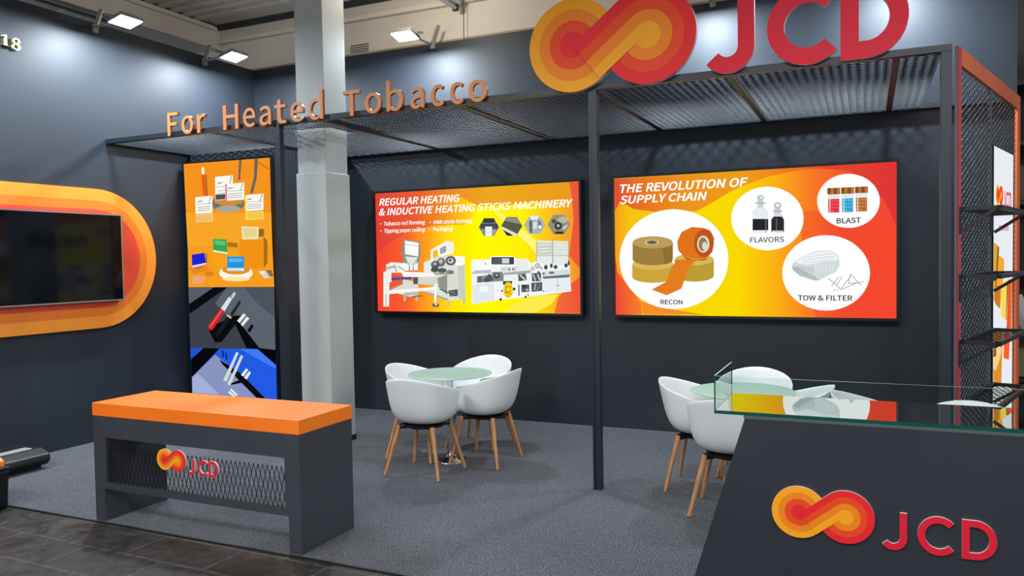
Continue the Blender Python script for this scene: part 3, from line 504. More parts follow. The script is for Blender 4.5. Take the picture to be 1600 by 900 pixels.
("P","#c9a40c",[1.63,0.238,1.628,0.224,1.622,0.212,1.615,0.202,1.605,0.198,1.595,0.198,1.585,0.202,1.578,0.212,1.573,0.224,1.571,0.238,1.573,0.252,1.579,0.264,1.587,0.274,1.596,0.278,1.606,0.278,1.616,0.274,1.624,0.264,1.628,0.252]),
("P","#f6dc3a",[1.62,0.243,1.619,0.236,1.616,0.23,1.612,0.225,1.606,0.223,1.601,0.223,1.596,0.225,1.592,0.23,1.589,0.236,1.588,0.243,1.589,0.25,1.592,0.256,1.596,0.261,1.602,0.263,1.607,0.263,1.612,0.261,1.616,0.256,1.619,0.25]),
("P","#7a6a10",[1.589,0.274,1.588,0.272,1.587,0.269,1.585,0.268,1.583,0.267,1.581,0.267,1.579,0.268,1.577,0.269,1.576,0.272,1.575,0.274,1.576,0.276,1.577,0.278,1.579,0.28,1.581,0.281,1.583,0.281,1.586,0.28,1.587,0.278,1.588,0.276]),
("P","#7a6a10",[1.639,0.269,1.639,0.266,1.638,0.264,1.636,0.262,1.634,0.262,1.631,0.262,1.629,0.262,1.627,0.264,1.626,0.266,1.626,0.269,1.626,0.271,1.628,0.273,1.629,0.275,1.632,0.276,1.634,0.276,1.636,0.275,1.638,0.273,1.639,0.271]),
("P","#7a6a10",[1.582,0.207,1.582,0.205,1.58,0.203,1.578,0.201,1.576,0.2,1.574,0.2,1.572,0.201,1.57,0.203,1.569,0.205,1.568,0.207,1.569,0.21,1.57,0.212,1.572,0.213,1.574,0.214,1.576,0.214,1.579,0.213,1.58,0.212,1.582,0.21]),
("P","#7a6a10",[1.632,0.192,1.632,0.19,1.631,0.187,1.629,0.186,1.627,0.185,1.624,0.185,1.622,0.186,1.62,0.187,1.619,0.19,1.619,0.192,1.619,0.194,1.62,0.196,1.622,0.198,1.625,0.199,1.627,0.199,1.629,0.198,1.631,0.196,1.632,0.194]),
("P","#7a6a10",[1.604,0.171,1.603,0.169,1.602,0.167,1.6,0.165,1.598,0.164,1.596,0.164,1.594,0.165,1.592,0.167,1.591,0.169,1.59,0.171,1.591,0.174,1.592,0.176,1.594,0.178,1.596,0.178,1.598,0.178,1.601,0.178,1.602,0.176,1.604,0.174]),
("P","#f4f6f6",[1.551,0.228,1.549,0.219,1.546,0.21,1.54,0.204,1.533,0.201,1.526,0.201,1.52,0.204,1.514,0.21,1.511,0.218,1.51,0.228,1.511,0.237,1.515,0.245,1.52,0.251,1.527,0.254,1.534,0.254,1.541,0.251,1.546,0.245,1.55,0.237]),
("P","#33373a",[1.545,0.227,1.544,0.223,1.542,0.219,1.539,0.217,1.535,0.216,1.531,0.216,1.528,0.217,1.525,0.219,1.523,0.223,1.522,0.227,1.523,0.23,1.525,0.234,1.528,0.236,1.532,0.238,1.536,0.238,1.54,0.236,1.542,0.234,1.544,0.23]),
("P","#43474a",[1.688,0.245,1.687,0.24,1.684,0.235,1.68,0.232,1.674,0.23,1.668,0.23,1.663,0.232,1.658,0.235,1.656,0.24,1.655,0.245,1.656,0.25,1.659,0.255,1.663,0.258,1.669,0.26,1.675,0.26,1.68,0.258,1.684,0.255,1.687,0.25]),
("P","#6b7074",[1.717,0.289,1.718,0.177,1.734,0.177,1.732,0.289]),
("P","#2c2f32",[1.532,0.137,1.531,0.132,1.528,0.128,1.524,0.126,1.52,0.124,1.514,0.124,1.51,0.125,1.506,0.128,1.503,0.132,1.502,0.137,1.503,0.142,1.506,0.146,1.51,0.149,1.515,0.15,1.52,0.15,1.525,0.149,1.529,0.146,1.531,0.142]),
("P","#2c2f32",[1.81,0.164,1.809,0.16,1.807,0.157,1.804,0.154,1.8,0.153,1.796,0.153,1.792,0.154,1.788,0.157,1.786,0.16,1.786,0.164,1.787,0.168,1.789,0.171,1.792,0.174,1.796,0.175,1.8,0.175,1.804,0.174,1.807,0.171,1.809,0.168]),
("P","#3e4246",[1.834,0.184,1.833,0.182,1.832,0.179,1.83,0.177,1.827,0.176,1.824,0.176,1.822,0.177,1.82,0.179,1.819,0.182,1.818,0.184,1.819,0.187,1.82,0.19,1.822,0.191,1.825,0.192,1.827,0.192,1.83,0.191,1.832,0.19,1.833,0.187]),
("P","#3e4246",[2.002,0.223,2.002,0.221,2.001,0.219,1.999,0.217,1.997,0.216,1.995,0.216,1.992,0.217,1.991,0.218,1.99,0.221,1.989,0.223,1.99,0.226,1.991,0.228,1.993,0.229,1.995,0.23,1.997,0.23,1.999,0.229,2.001,0.228,2.002,0.226]),
("P","#cfd4d6",[1.473,0.229,1.53,0.224,1.531,0.232,1.474,0.237]),
]
ART_RIGHT=[
("P","G2b",[0.001,1.306,2.439,1.314,2.44,0.782,2.396,0.883,2.342,1.005,2.206,1.176,2.068,1.26,1.841,1.292,1.637,1.284,1.413,1.246,1.214,1.181,1.089,1.131,0.972,1.064,0.786,0.968,0.435,0.969,0.188,1.012,0.054,1.091,0.004,0.999]),
("P","G2c",[1.695,0.927,1.811,0.93,1.926,0.914,2.067,0.874,2.206,0.816,2.342,0.748,2.437,0.703,2.44,0.003,1.809,-0.002,1.737,0.288,1.694,0.6]),
("P","G2d",[0,0.567,0.02,0.41,0.112,0.294,0.244,0.13,0.26,0.006,-0.002,-0.003]),
("P","#f08a2a",[0.244,0.13,0.474,0.067,0.841,0.011,0.268,0.006]),
("P","#fbfdfb",[1.067,0.519,1.061,0.448,1.042,0.379,1.013,0.313,0.972,0.252,0.922,0.197,0.862,0.15,0.796,0.112,0.722,0.083,0.645,0.065,0.565,0.059,0.485,0.064,0.405,0.08,0.33,0.108,0.259,0.147,0.196,0.195,0.142,0.252,0.099,0.316,0.067,0.386,0.048,0.46,0.043,0.536,0.05,0.611,0.071,0.684,0.104,0.752,0.149,0.815,0.204,0.87,0.268,0.916,0.339,0.952,0.415,0.977,0.494,0.991,0.574,0.994,0.653,0.984,0.73,0.964,0.802,0.934,0.868,0.894,0.927,0.845,0.976,0.789,1.016,0.727,1.044,0.66,1.062,0.591]),
("P","#fbfdfb",[1.712,0.865,1.709,0.822,1.698,0.78,1.679,0.74,1.655,0.704,1.624,0.671,1.588,0.643,1.547,0.621,1.503,0.605,1.456,0.596,1.408,0.593,1.359,0.598,1.312,0.609,1.266,0.628,1.224,0.652,1.187,0.682,1.154,0.717,1.128,0.756,1.11,0.799,1.098,0.843,1.094,0.888,1.099,0.933,1.111,0.977,1.13,1.017,1.157,1.054,1.189,1.087,1.227,1.114,1.269,1.136,1.315,1.15,1.362,1.158,1.41,1.159,1.459,1.153,1.505,1.14,1.549,1.121,1.59,1.096,1.625,1.066,1.656,1.031,1.68,0.993,1.698,0.952,1.709,0.909]),
("P","#fbfdfb",[2.316,0.991,2.313,0.956,2.304,0.921,2.289,0.889,2.27,0.859,2.245,0.833,2.216,0.811,2.184,0.793,2.148,0.78,2.111,0.773,2.073,0.772,2.034,0.776,1.996,0.785,1.96,0.801,1.927,0.821,1.897,0.846,1.871,0.874,1.85,0.906,1.835,0.941,1.826,0.977,1.823,1.014,1.826,1.05,1.836,1.085,1.851,1.118,1.872,1.148,1.898,1.175,1.928,1.197,1.961,1.214,1.997,1.226,2.035,1.232,2.073,1.232,2.112,1.227,2.149,1.216,2.184,1.201,2.217,1.18,2.245,1.155,2.27,1.127,2.29,1.095,2.304,1.062,2.313,1.027]),
("P","#fbfdfb",[2.24,0.385,2.236,0.335,2.224,0.286,2.203,0.239,2.175,0.196,2.14,0.157,2.099,0.124,2.052,0.097,2.002,0.077,1.948,0.064,1.893,0.06,1.838,0.063,1.783,0.075,1.731,0.094,1.683,0.121,1.639,0.155,1.602,0.194,1.572,0.239,1.55,0.287,1.537,0.338,1.533,0.391,1.537,0.443,1.551,0.494,1.573,0.542,1.604,0.586,1.641,0.624,1.684,0.657,1.733,0.683,1.785,0.701,1.839,0.712,1.895,0.714,1.95,0.709,2.003,0.695,2.053,0.674,2.1,0.647,2.14,0.613,2.175,0.574,2.203,0.531,2.224,0.484,2.236,0.435]),
("T","#ffffff",['THE REVOLUTION OF', 0.0549, 1.1705, 1.1895, 0.0805, 0.03, 0.2]),
("T","#ffffff",['SUPPLY CHAIN', 0.0537, 1.0659, 0.8261, 0.0766, 0.03, 0.2]),
("T","#3a3c44",['RECON', 0.4379, 0.103, 0.2094, 0.0434, 0.03, 0]),
("T","#3a3c44",['FLAVORS', 1.2592, 0.6651, 0.2897, 0.0467, 0.02, 0]),
("T","#3a3c44",['BLAST', 1.9785, 0.8109, 0.1915, 0.047, 0.03, 0]),
("T","#3a3c44",['TOW & FILTER', 1.6628, 0.1462, 0.4414, 0.0468, 0.03, 0]),
("P","#c9a23a",[0.562,0.362,0.558,0.352,0.55,0.342,0.535,0.334,0.516,0.326,0.492,0.319,0.464,0.313,0.433,0.309,0.4,0.307,0.366,0.306,0.331,0.307,0.298,0.31,0.266,0.314,0.238,0.32,0.213,0.327,0.193,0.335,0.179,0.344,0.17,0.354,0.167,0.364,0.168,0.487,0.563,0.482]),
("P","#d6b45c",[0.563,0.482,0.551,0.463,0.517,0.446,0.465,0.434,0.401,0.428,0.333,0.429,0.268,0.436,0.215,0.45,0.18,0.467,0.168,0.487,0.181,0.506,0.216,0.523,0.269,0.535,0.334,0.54,0.402,0.539,0.466,0.532,0.518,0.518,0.551,0.501]),
("P","#b79a34",[0.936,0.37,0.934,0.361,0.926,0.351,0.912,0.343,0.895,0.335,0.873,0.328,0.847,0.323,0.819,0.319,0.788,0.317,0.757,0.316,0.725,0.317,0.695,0.32,0.666,0.324,0.64,0.33,0.617,0.336,0.599,0.344,0.585,0.354,0.577,0.363,0.574,0.373,0.576,0.525,0.938,0.519]),
("P","#cdb75a",[0.938,0.519,0.927,0.5,0.896,0.484,0.848,0.473,0.79,0.467,0.727,0.468,0.667,0.475,0.619,0.488,0.587,0.505,0.576,0.525,0.587,0.544,0.619,0.56,0.668,0.571,0.728,0.577,0.79,0.576,0.849,0.568,0.896,0.555,0.927,0.538]),
("P","#9c7a3e",[0.56,0.528,0.557,0.518,0.548,0.509,0.534,0.5,0.515,0.492,0.491,0.485,0.464,0.48,0.434,0.476,0.401,0.473,0.368,0.473,0.334,0.474,0.301,0.477,0.27,0.482,0.242,0.488,0.218,0.496,0.198,0.504,0.184,0.514,0.175,0.524,0.172,0.534,0.174,0.694,0.561,0.685]),
("P","#b89a5c",[0.561,0.685,0.55,0.665,0.517,0.649,0.466,0.637,0.403,0.632,0.336,0.633,0.272,0.641,0.22,0.656,0.186,0.674,0.174,0.694,0.186,0.714,0.221,0.731,0.273,0.742,0.337,0.748,0.404,0.746,0.467,0.737,0.517,0.723,0.55,0.705]),
("P","#d8cfa0",[0.427,0.688,0.423,0.68,0.412,0.673,0.394,0.668,0.373,0.665,0.35,0.666,0.328,0.669,0.311,0.675,0.299,0.683,0.295,0.691,0.3,0.7,0.311,0.707,0.329,0.712,0.35,0.714,0.373,0.713,0.395,0.71,0.412,0.704,0.423,0.696]),
("P","#6e5f44",[0.412,0.688,0.409,0.682,0.4,0.677,0.387,0.673,0.37,0.671,0.353,0.672,0.336,0.674,0.323,0.679,0.314,0.684,0.311,0.691,0.314,0.697,0.323,0.703,0.336,0.706,0.353,0.708,0.37,0.708,0.387,0.705,0.4,0.701,0.409,0.695]),
("P","#8e6c34",[0.464,0.631,0.479,0.478,0.552,0.501,0.561,0.645]),
("P","#e07a1e",[0.592,0.524,0.782,0.522,0.703,0.435,0.637,0.252,0.5,0.188,0.355,0.241,0.493,0.317,0.551,0.453]),
("P","#dd6f1c",[0.602,0.692,0.642,0.778,0.738,0.823,0.847,0.811,0.909,0.786,0.942,0.714,0.926,0.59,0.868,0.528,0.751,0.53,0.656,0.555,0.609,0.612]),
("P","#b8521c",[0.939,0.668,0.933,0.624,0.917,0.586,0.893,0.557,0.864,0.543,0.832,0.543,0.803,0.559,0.779,0.588,0.764,0.628,0.758,0.672,0.764,0.716,0.78,0.755,0.805,0.783,0.834,0.797,0.866,0.796,0.895,0.78,0.918,0.751,0.934,0.712]),
("P","#e6d9bc",[0.899,0.661,0.895,0.634,0.885,0.611,0.87,0.594,0.852,0.584,0.832,0.585,0.814,0.595,0.799,0.612,0.79,0.636,0.786,0.664,0.79,0.69,0.8,0.714,0.815,0.731,0.834,0.74,0.853,0.739,0.871,0.729,0.886,0.712,0.895,0.688]),
("P","#8e7a62",[0.88,0.66,0.877,0.638,0.87,0.62,0.859,0.606,0.846,0.598,0.832,0.599,0.819,0.607,0.808,0.621,0.801,0.64,0.799,0.662,0.802,0.683,0.809,0.702,0.82,0.716,0.833,0.723,0.847,0.722,0.86,0.715,0.871,0.7,0.878,0.681]),
("P","#d8d2c8",[0.878,0.644,0.877,0.631,0.873,0.62,0.866,0.612,0.859,0.607,0.851,0.608,0.843,0.612,0.837,0.621,0.833,0.632,0.832,0.645,0.833,0.658,0.837,0.669,0.844,0.678,0.851,0.682,0.859,0.682,0.867,0.677,0.873,0.668,0.877,0.657]),
("P","#c8621a",[0.656,0.555,0.751,0.522,0.891,0.528,0.845,0.509,0.688,0.518]),
("P","#e3e8ec",[1.282,0.944,1.313,0.977,1.389,0.974,1.416,0.938,1.415,0.745,1.281,0.749]),
("P","#23252b",[1.282,0.877,1.416,0.872,1.416,0.772,1.281,0.776]),
("P","#c6cdd2",[1.324,1.061,1.376,1.058,1.376,0.974,1.324,0.977]),
("P","#b9c0c4",[1.382,1.063,1.38,1.054,1.375,1.047,1.367,1.042,1.357,1.039,1.346,1.04,1.336,1.043,1.328,1.049,1.323,1.057,1.321,1.066,1.323,1.074,1.328,1.082,1.336,1.087,1.346,1.089,1.357,1.089,1.367,1.085,1.375,1.079,1.38,1.072]),
("P","#eef2f3",[1.37,1.063,1.369,1.06,1.367,1.057,1.364,1.055,1.36,1.054,1.356,1.055,1.352,1.056,1.348,1.058,1.346,1.061,1.346,1.064,1.346,1.068,1.348,1.07,1.352,1.072,1.356,1.073,1.36,1.073,1.364,1.072,1.367,1.07,1.369,1.067]),
("P","#aab2b6",[1.306,1.025,1.397,1.021,1.397,1.008,1.306,1.012]),
("P","#2b2a30",[1.442,0.866,1.464,0.892,1.532,0.889,1.55,0.862,1.549,0.752,1.441,0.756]),
("P","#d4d9dc",[1.465,0.92,1.532,0.918,1.532,0.889,1.464,0.892]),
("P","#c3cace",[1.469,0.991,1.52,0.989,1.52,0.918,1.469,0.92]),
("P","#b4bcc0",[1.528,0.988,1.526,0.978,1.52,0.97,1.512,0.963,1.502,0.96,1.491,0.961,1.481,0.965,1.472,0.972,1.467,0.981,1.465,0.991,1.467,1.001,1.472,1.01,1.481,1.016,1.491,1.019,1.502,1.019,1.512,1.015,1.521,1.008,1.526,0.999]),
("P","#f0f3f4",[1.511,0.989,1.51,0.984,1.508,0.98,1.504,0.977,1.499,0.976,1.494,0.976,1.489,0.978,1.485,0.981,1.482,0.986,1.481,0.99,1.482,0.995,1.485,0.999,1.489,1.002,1.494,1.004,1.499,1.004,1.504,1.002,1.508,0.998,1.51,0.994]),
("P","#a8b0b4",[1.457,0.946,1.535,0.943,1.535,0.93,1.457,0.933]),
("P","#6a6a72",[1.483,0.872,1.483,0.762,1.49,0.762,1.491,0.872]),
("P","#e8ecee",[1.449,0.759,1.543,0.756,1.543,0.764,1.449,0.767]),
("P","#8a8f95",[1.394,0.876,1.393,0.749,1.398,0.749,1.399,0.876]),
("P","#dfe6e8",[1.909,1.066,2.004,1.062,2.002,0.902,1.91,0.906]),
("P","#e0323a",[1.912,1.025,2.001,1.024,2,0.907,1.913,0.909]),
("P","#9a5a24",[1.905,1.12,2.008,1.118,2.008,1.063,1.905,1.065]),
("P","#6f3d18",[1.914,1.118,1.913,1.068,1.922,1.067,1.922,1.118]),
("P","#c98640",[1.939,1.117,1.939,1.067,1.948,1.066,1.948,1.116]),
("P","#6f3d18",[1.965,1.116,1.964,1.065,1.973,1.065,1.973,1.115]),
("P","#c98640",[1.99,1.114,1.99,1.064,1.998,1.064,1.999,1.114]),
("P","#f4787a",[1.93,1.009,1.93,1.007,1.929,1.005,1.928,1.004,1.926,1.003,1.924,1.003,1.922,1.004,1.92,1.005,1.919,1.007,1.919,1.009,1.919,1.012,1.92,1.013,1.922,1.015,1.924,1.015,1.926,1.015,1.928,1.014,1.929,1.013,1.93,1.011]),
("P","#f4787a",[1.952,1.008,1.951,1.006,1.95,1.004,1.949,1.003,1.947,1.002,1.945,1.002,1.943,1.003,1.942,1.004,1.941,1.006,1.94,1.008,1.941,1.01,1.942,1.012,1.943,1.014,1.945,1.014,1.947,1.014,1.949,1.013,1.95,1.012,1.951,1.01]),
("P","#f4787a",[1.973,1.007,1.973,1.005,1.972,1.003,1.97,1.002,1.968,1.001,1.966,1.001,1.964,1.002,1.963,1.004,1.962,1.005,1.962,1.008,1.962,1.01,1.963,1.011,1.964,1.013,1.966,1.013,1.968,1.013,1.97,1.012,1.972,1.011,1.973,1.009]),
("P","#f4787a",[1.994,1.006,1.994,1.004,1.993,1.002,1.991,1.001,1.99,1,1.988,1,1.986,1.001,1.984,1.002,1.983,1.004,1.983,1.006,1.983,1.008,1.984,1.01,1.986,1.012,1.988,1.012,1.99,1.012,1.991,1.011,1.993,1.01,1.994,1.008]),
("P","#f4787a",[1.93,0.98,1.93,0.978,1.929,0.976,1.927,0.975,1.926,0.974,1.924,0.974,1.922,0.975,1.92,0.976,1.919,0.978,1.919,0.98,1.919,0.982,1.92,0.984,1.922,0.986,1.924,0.986,1.926,0.986,1.928,0.985,1.929,0.984,1.93,0.982]),
("P","#f4787a",[1.952,0.979,1.951,0.977,1.95,0.975,1.949,0.974,1.947,0.973,1.945,0.973,1.943,0.974,1.942,0.975,1.941,0.977,1.94,0.979,1.941,0.982,1.942,0.983,1.943,0.985,1.945,0.985,1.947,0.985,1.949,0.984,1.95,0.983,1.951,0.981]),
("P","#f4787a",[1.973,0.978,1.972,0.976,1.972,0.974,1.97,0.973,1.968,0.972,1.966,0.972,1.964,0.973,1.963,0.974,1.962,0.976,1.962,0.978,1.962,0.98,1.963,0.982,1.964,0.984,1.966,0.984,1.968,0.984,1.97,0.983,1.972,0.982,1.972,0.98]),
("P","#f4787a",[1.994,0.977,1.994,0.975,1.993,0.973,1.991,0.972,1.989,0.971,1.987,0.971,1.986,0.972,1.984,0.974,1.983,0.975,1.983,0.978,1.983,0.98,1.984,0.981,1.986,0.983,1.988,0.983,1.989,0.983,1.991,0.982,1.993,0.981,1.994,0.979]),
("P","#f4787a",[1.93,0.951,1.93,0.949,1.929,0.947,1.927,0.946,1.926,0.945,1.924,0.945,1.922,0.946,1.92,0.947,1.919,0.949,1.919,0.951,1.919,0.953,1.92,0.955,1.922,0.956,1.924,0.957,1.926,0.957,1.927,0.956,1.929,0.955,1.93,0.953]),
("P","#f4787a",[1.952,0.95,1.951,0.948,1.95,0.946,1.949,0.945,1.947,0.944,1.945,0.944,1.943,0.945,1.942,0.946,1.94,0.948,1.94,0.95,1.94,0.952,1.942,0.954,1.943,0.956,1.945,0.956,1.947,0.956,1.949,0.955,1.95,0.954,1.951,0.952]),
("P","#f4787a",[1.973,0.949,1.972,0.947,1.972,0.945,1.97,0.944,1.968,0.943,1.966,0.943,1.964,0.944,1.963,0.945,1.962,0.947,1.962,0.949,1.962,0.952,1.963,0.953,1.964,0.955,1.966,0.955,1.968,0.955,1.97,0.954,1.972,0.953,1.972,0.951]),
("P","#f4787a",[1.994,0.948,1.994,0.946,1.993,0.944,1.991,0.943,1.989,0.942,1.987,0.942,1.986,0.943,1.984,0.944,1.983,0.946,1.983,0.948,1.983,0.951,1.984,0.952,1.986,0.954,1.987,0.954,1.989,0.954,1.991,0.953,1.993,0.952,1.994,0.95]),
("P","#f4787a",[1.93,0.922,1.93,0.92,1.929,0.918,1.927,0.916,1.925,0.916,1.924,0.916,1.922,0.917,1.92,0.918,1.919,0.92,1.919,0.922,1.919,0.924,1.92,0.926,1.922,0.927,1.924,0.928,1.926,0.928,1.927,0.927,1.929,0.926,1.93,0.924]),
("P","#f4787a",[1.952,0.921,1.951,0.919,1.95,0.917,1.949,0.916,1.947,0.915,1.945,0.915,1.943,0.916,1.941,0.917,1.94,0.919,1.94,0.921,1.94,0.923,1.942,0.925,1.943,0.926,1.945,0.927,1.947,0.927,1.949,0.926,1.95,0.925,1.951,0.923]),
("P","#ffffff",[1.925,1.028,1.925,0.911,1.929,0.911,1.93,1.027]),
("P","#dfe6e8",[2.02,1.066,2.113,1.061,2.112,0.902,2.021,0.906]),
("P","#2f9fc9",[2.022,1.024,2.11,1.023,2.109,0.907,2.024,0.909]),
("P","#9a5a24",[2.015,1.119,2.118,1.117,2.118,1.062,2.015,1.064]),
("P","#6f3d18",[2.024,1.117,2.024,1.067,2.032,1.066,2.032,1.117]),
("P","#c98640",[2.049,1.116,2.049,1.066,2.058,1.065,2.058,1.115]),
("P","#6f3d18",[2.074,1.114,2.074,1.064,2.083,1.064,2.083,1.114]),
("P","#c98640",[2.1,1.113,2.099,1.063,2.108,1.063,2.108,1.113]),
("P","#82cde6",[2.041,1.008,2.04,1.006,2.039,1.004,2.038,1.003,2.036,1.003,2.034,1.003,2.032,1.004,2.031,1.005,2.03,1.007,2.029,1.009,2.03,1.011,2.031,1.013,2.032,1.014,2.034,1.015,2.036,1.015,2.038,1.014,2.039,1.012,2.04,1.01]),
("P","#82cde6",[2.062,1.007,2.061,1.005,2.06,1.004,2.059,1.002,2.057,1.002,2.055,1.002,2.053,1.002,2.052,1.004,2.051,1.006,2.05,1.008,2.051,1.01,2.052,1.012,2.053,1.013,2.055,1.014,2.057,1.014,2.059,1.013,2.06,1.011,2.061,1.01]),
("P","#82cde6",[2.083,1.006,2.082,1.004,2.081,1.003,2.08,1.001,2.078,1.001,2.076,1.001,2.074,1.002,2.073,1.003,2.072,1.005,2.071,1.007,2.072,1.009,2.073,1.011,2.074,1.012,2.076,1.013,2.078,1.013,2.08,1.012,2.081,1.01,2.082,1.008]),
("P","#82cde6",[2.104,1.005,2.103,1.003,2.102,1.002,2.101,1,2.099,1,2.097,1,2.095,1.001,2.094,1.002,2.093,1.004,2.092,1.006,2.093,1.008,2.094,1.01,2.095,1.011,2.097,1.012,2.099,1.012,2.101,1.011,2.102,1.009,2.103,1.008]),
("P","#82cde6",[2.041,0.98,2.04,0.977,2.039,0.976,2.038,0.974,2.036,0.974,2.034,0.974,2.032,0.975,2.031,0.976,2.03,0.978,2.029,0.98,2.03,0.982,2.031,0.984,2.032,0.985,2.034,0.986,2.036,0.986,2.038,0.985,2.039,0.984,2.04,0.982]),
("P","#82cde6",[2.062,0.978,2.061,0.976,2.06,0.975,2.059,0.973,2.057,0.973,2.055,0.973,2.053,0.974,2.052,0.975,2.051,0.977,2.05,0.979,2.051,0.981,2.052,0.983,2.053,0.984,2.055,0.985,2.057,0.985,2.059,0.984,2.06,0.982,2.061,0.981]),
("P","#82cde6",[2.083,0.978,2.082,0.976,2.081,0.974,2.08,0.972,2.078,0.972,2.076,0.972,2.074,0.973,2.073,0.974,2.072,0.976,2.071,0.978,2.072,0.98,2.073,0.982,2.074,0.983,2.076,0.984,2.078,0.984,2.08,0.983,2.081,0.982,2.082,0.98]),
("P","#82cde6",[2.104,0.977,2.103,0.975,2.102,0.973,2.101,0.972,2.099,0.971,2.097,0.971,2.095,0.972,2.094,0.973,2.093,0.975,2.092,0.977,2.093,0.979,2.094,0.981,2.095,0.982,2.097,0.983,2.099,0.983,2.101,0.982,2.102,0.981,2.103,0.979]),
("P","#82cde6",[2.041,0.951,2.04,0.948,2.039,0.947,2.038,0.946,2.036,0.945,2.034,0.945,2.032,0.946,2.031,0.947,2.03,0.949,2.029,0.951,2.03,0.953,2.031,0.955,2.032,0.956,2.034,0.957,2.036,0.957,2.038,0.956,2.039,0.955,2.04,0.953]),
("P","#82cde6",[2.062,0.95,2.061,0.948,2.06,0.946,2.059,0.945,2.057,0.944,2.055,0.944,2.053,0.945,2.052,0.946,2.051,0.948,2.05,0.95,2.051,0.952,2.052,0.954,2.053,0.955,2.055,0.956,2.057,0.956,2.059,0.955,2.06,0.954,2.061,0.952]),
("P","#82cde6",[2.082,0.949,2.082,0.947,2.081,0.945,2.08,0.944,2.078,0.943,2.076,0.943,2.074,0.944,2.073,0.945,2.072,0.947,2.071,0.949,2.072,0.951,2.073,0.953,2.074,0.954,2.076,0.955,2.078,0.955,2.08,0.954,2.081,0.953,2.082,0.951]),
("P","#82cde6",[2.104,0.948,2.103,0.946,2.102,0.944,2.101,0.943,2.099,0.942,2.097,0.942,2.095,0.943,2.094,0.944,2.093,0.946,2.092,0.948,2.093,0.95,2.094,0.952,2.095,0.954,2.097,0.954,2.099,0.954,2.101,0.953,2.102,0.952,2.103,0.95]),
("P","#82cde6",[2.041,0.922,2.04,0.92,2.039,0.918,2.038,0.917,2.036,0.916,2.034,0.916,2.032,0.917,2.03,0.918,2.03,0.92,2.029,0.922,2.03,0.924,2.03,0.926,2.032,0.927,2.034,0.928,2.036,0.928,2.038,0.927,2.039,0.926,2.04,0.924]),
("P","#82cde6",[2.062,0.921,2.061,0.919,2.06,0.917,2.059,0.916,2.057,0.915,2.055,0.915,2.053,0.916,2.052,0.917,2.051,0.919,2.05,0.921,2.051,0.923,2.052,0.925,2.053,0.926,2.055,0.927,2.057,0.927,2.059,0.926,2.06,0.925,2.061,0.923]),
("P","#ffffff",[2.036,1.027,2.035,0.911,2.04,0.911,2.04,1.027]),
("P","#dfe6e8",[2.129,1.066,2.221,1.062,2.22,0.904,2.13,0.907]),
("P","#b5642c",[2.131,1.025,2.218,1.024,2.217,0.908,2.133,0.91]),
("P","#9a5a24",[2.124,1.119,2.225,1.117,2.225,1.063,2.124,1.065]),
("P","#6f3d18",[2.133,1.117,2.133,1.068,2.141,1.067,2.141,1.117]),
("P","#c98640",[2.158,1.116,2.158,1.066,2.166,1.066,2.166,1.116]),
("P","#6f3d18",[2.183,1.115,2.183,1.065,2.191,1.065,2.191,1.114]),
("P","#c98640",[2.207,1.113,2.207,1.064,2.216,1.063,2.216,1.113]),
("P","#e0a070",[2.149,1.009,2.149,1.007,2.148,1.006,2.147,1.004,2.145,1.004,2.143,1.004,2.141,1.004,2.14,1.006,2.139,1.008,2.138,1.01,2.139,1.012,2.14,1.014,2.141,1.015,2.143,1.016,2.145,1.016,2.147,1.015,2.148,1.013,2.149,1.011]),
("P","#e0a070",[2.17,1.008,2.17,1.006,2.169,1.004,2.167,1.003,2.166,1.003,2.164,1.003,2.162,1.004,2.16,1.005,2.159,1.007,2.159,1.009,2.159,1.011,2.16,1.013,2.162,1.014,2.164,1.015,2.166,1.014,2.167,1.014,2.169,1.012,2.17,1.01]),
("P","#e0a070",[2.191,1.007,2.19,1.005,2.19,1.004,2.188,1.002,2.186,1.002,2.184,1.002,2.182,1.003,2.181,1.004,2.18,1.006,2.18,1.008,2.18,1.01,2.181,1.012,2.183,1.013,2.184,1.014,2.186,1.014,2.188,1.013,2.19,1.011,2.19,1.01]),
("P","#e0a070",[2.212,1.006,2.211,1.004,2.21,1.003,2.209,1.001,2.207,1.001,2.205,1.001,2.203,1.002,2.202,1.003,2.201,1.005,2.2,1.007,2.201,1.009,2.202,1.011,2.203,1.012,2.205,1.013,2.207,1.013,2.209,1.012,2.21,1.01,2.211,1.008]),
("P","#e0a070",[2.149,0.981,2.149,0.979,2.148,0.977,2.147,0.976,2.145,0.975,2.143,0.975,2.141,0.976,2.14,0.977,2.139,0.979,2.138,0.981,2.139,0.983,2.14,0.985,2.141,0.986,2.143,0.987,2.145,0.987,2.147,0.986,2.148,0.985,2.149,0.983]),
("P","#e0a070",[2.17,0.98,2.17,0.978,2.169,0.976,2.167,0.975,2.166,0.974,2.164,0.974,2.162,0.975,2.16,0.976,2.159,0.978,2.159,0.98,2.159,0.982,2.16,0.984,2.162,0.985,2.164,0.986,2.166,0.986,2.167,0.985,2.169,0.984,2.17,0.982]),
("P","#e0a070",[2.191,0.979,2.19,0.977,2.19,0.975,2.188,0.974,2.186,0.973,2.184,0.973,2.182,0.974,2.181,0.975,2.18,0.977,2.18,0.979,2.18,0.981,2.181,0.983,2.182,0.984,2.184,0.985,2.186,0.985,2.188,0.984,2.19,0.983,2.19,0.981]),
("P","#e0a070",[2.211,0.978,2.211,0.976,2.21,0.974,2.209,0.973,2.207,0.972,2.205,0.972,2.203,0.973,2.202,0.974,2.201,0.976,2.2,0.978,2.201,0.98,2.202,0.982,2.203,0.983,2.205,0.984,2.207,0.984,2.209,0.983,2.21,0.982,2.211,0.98]),
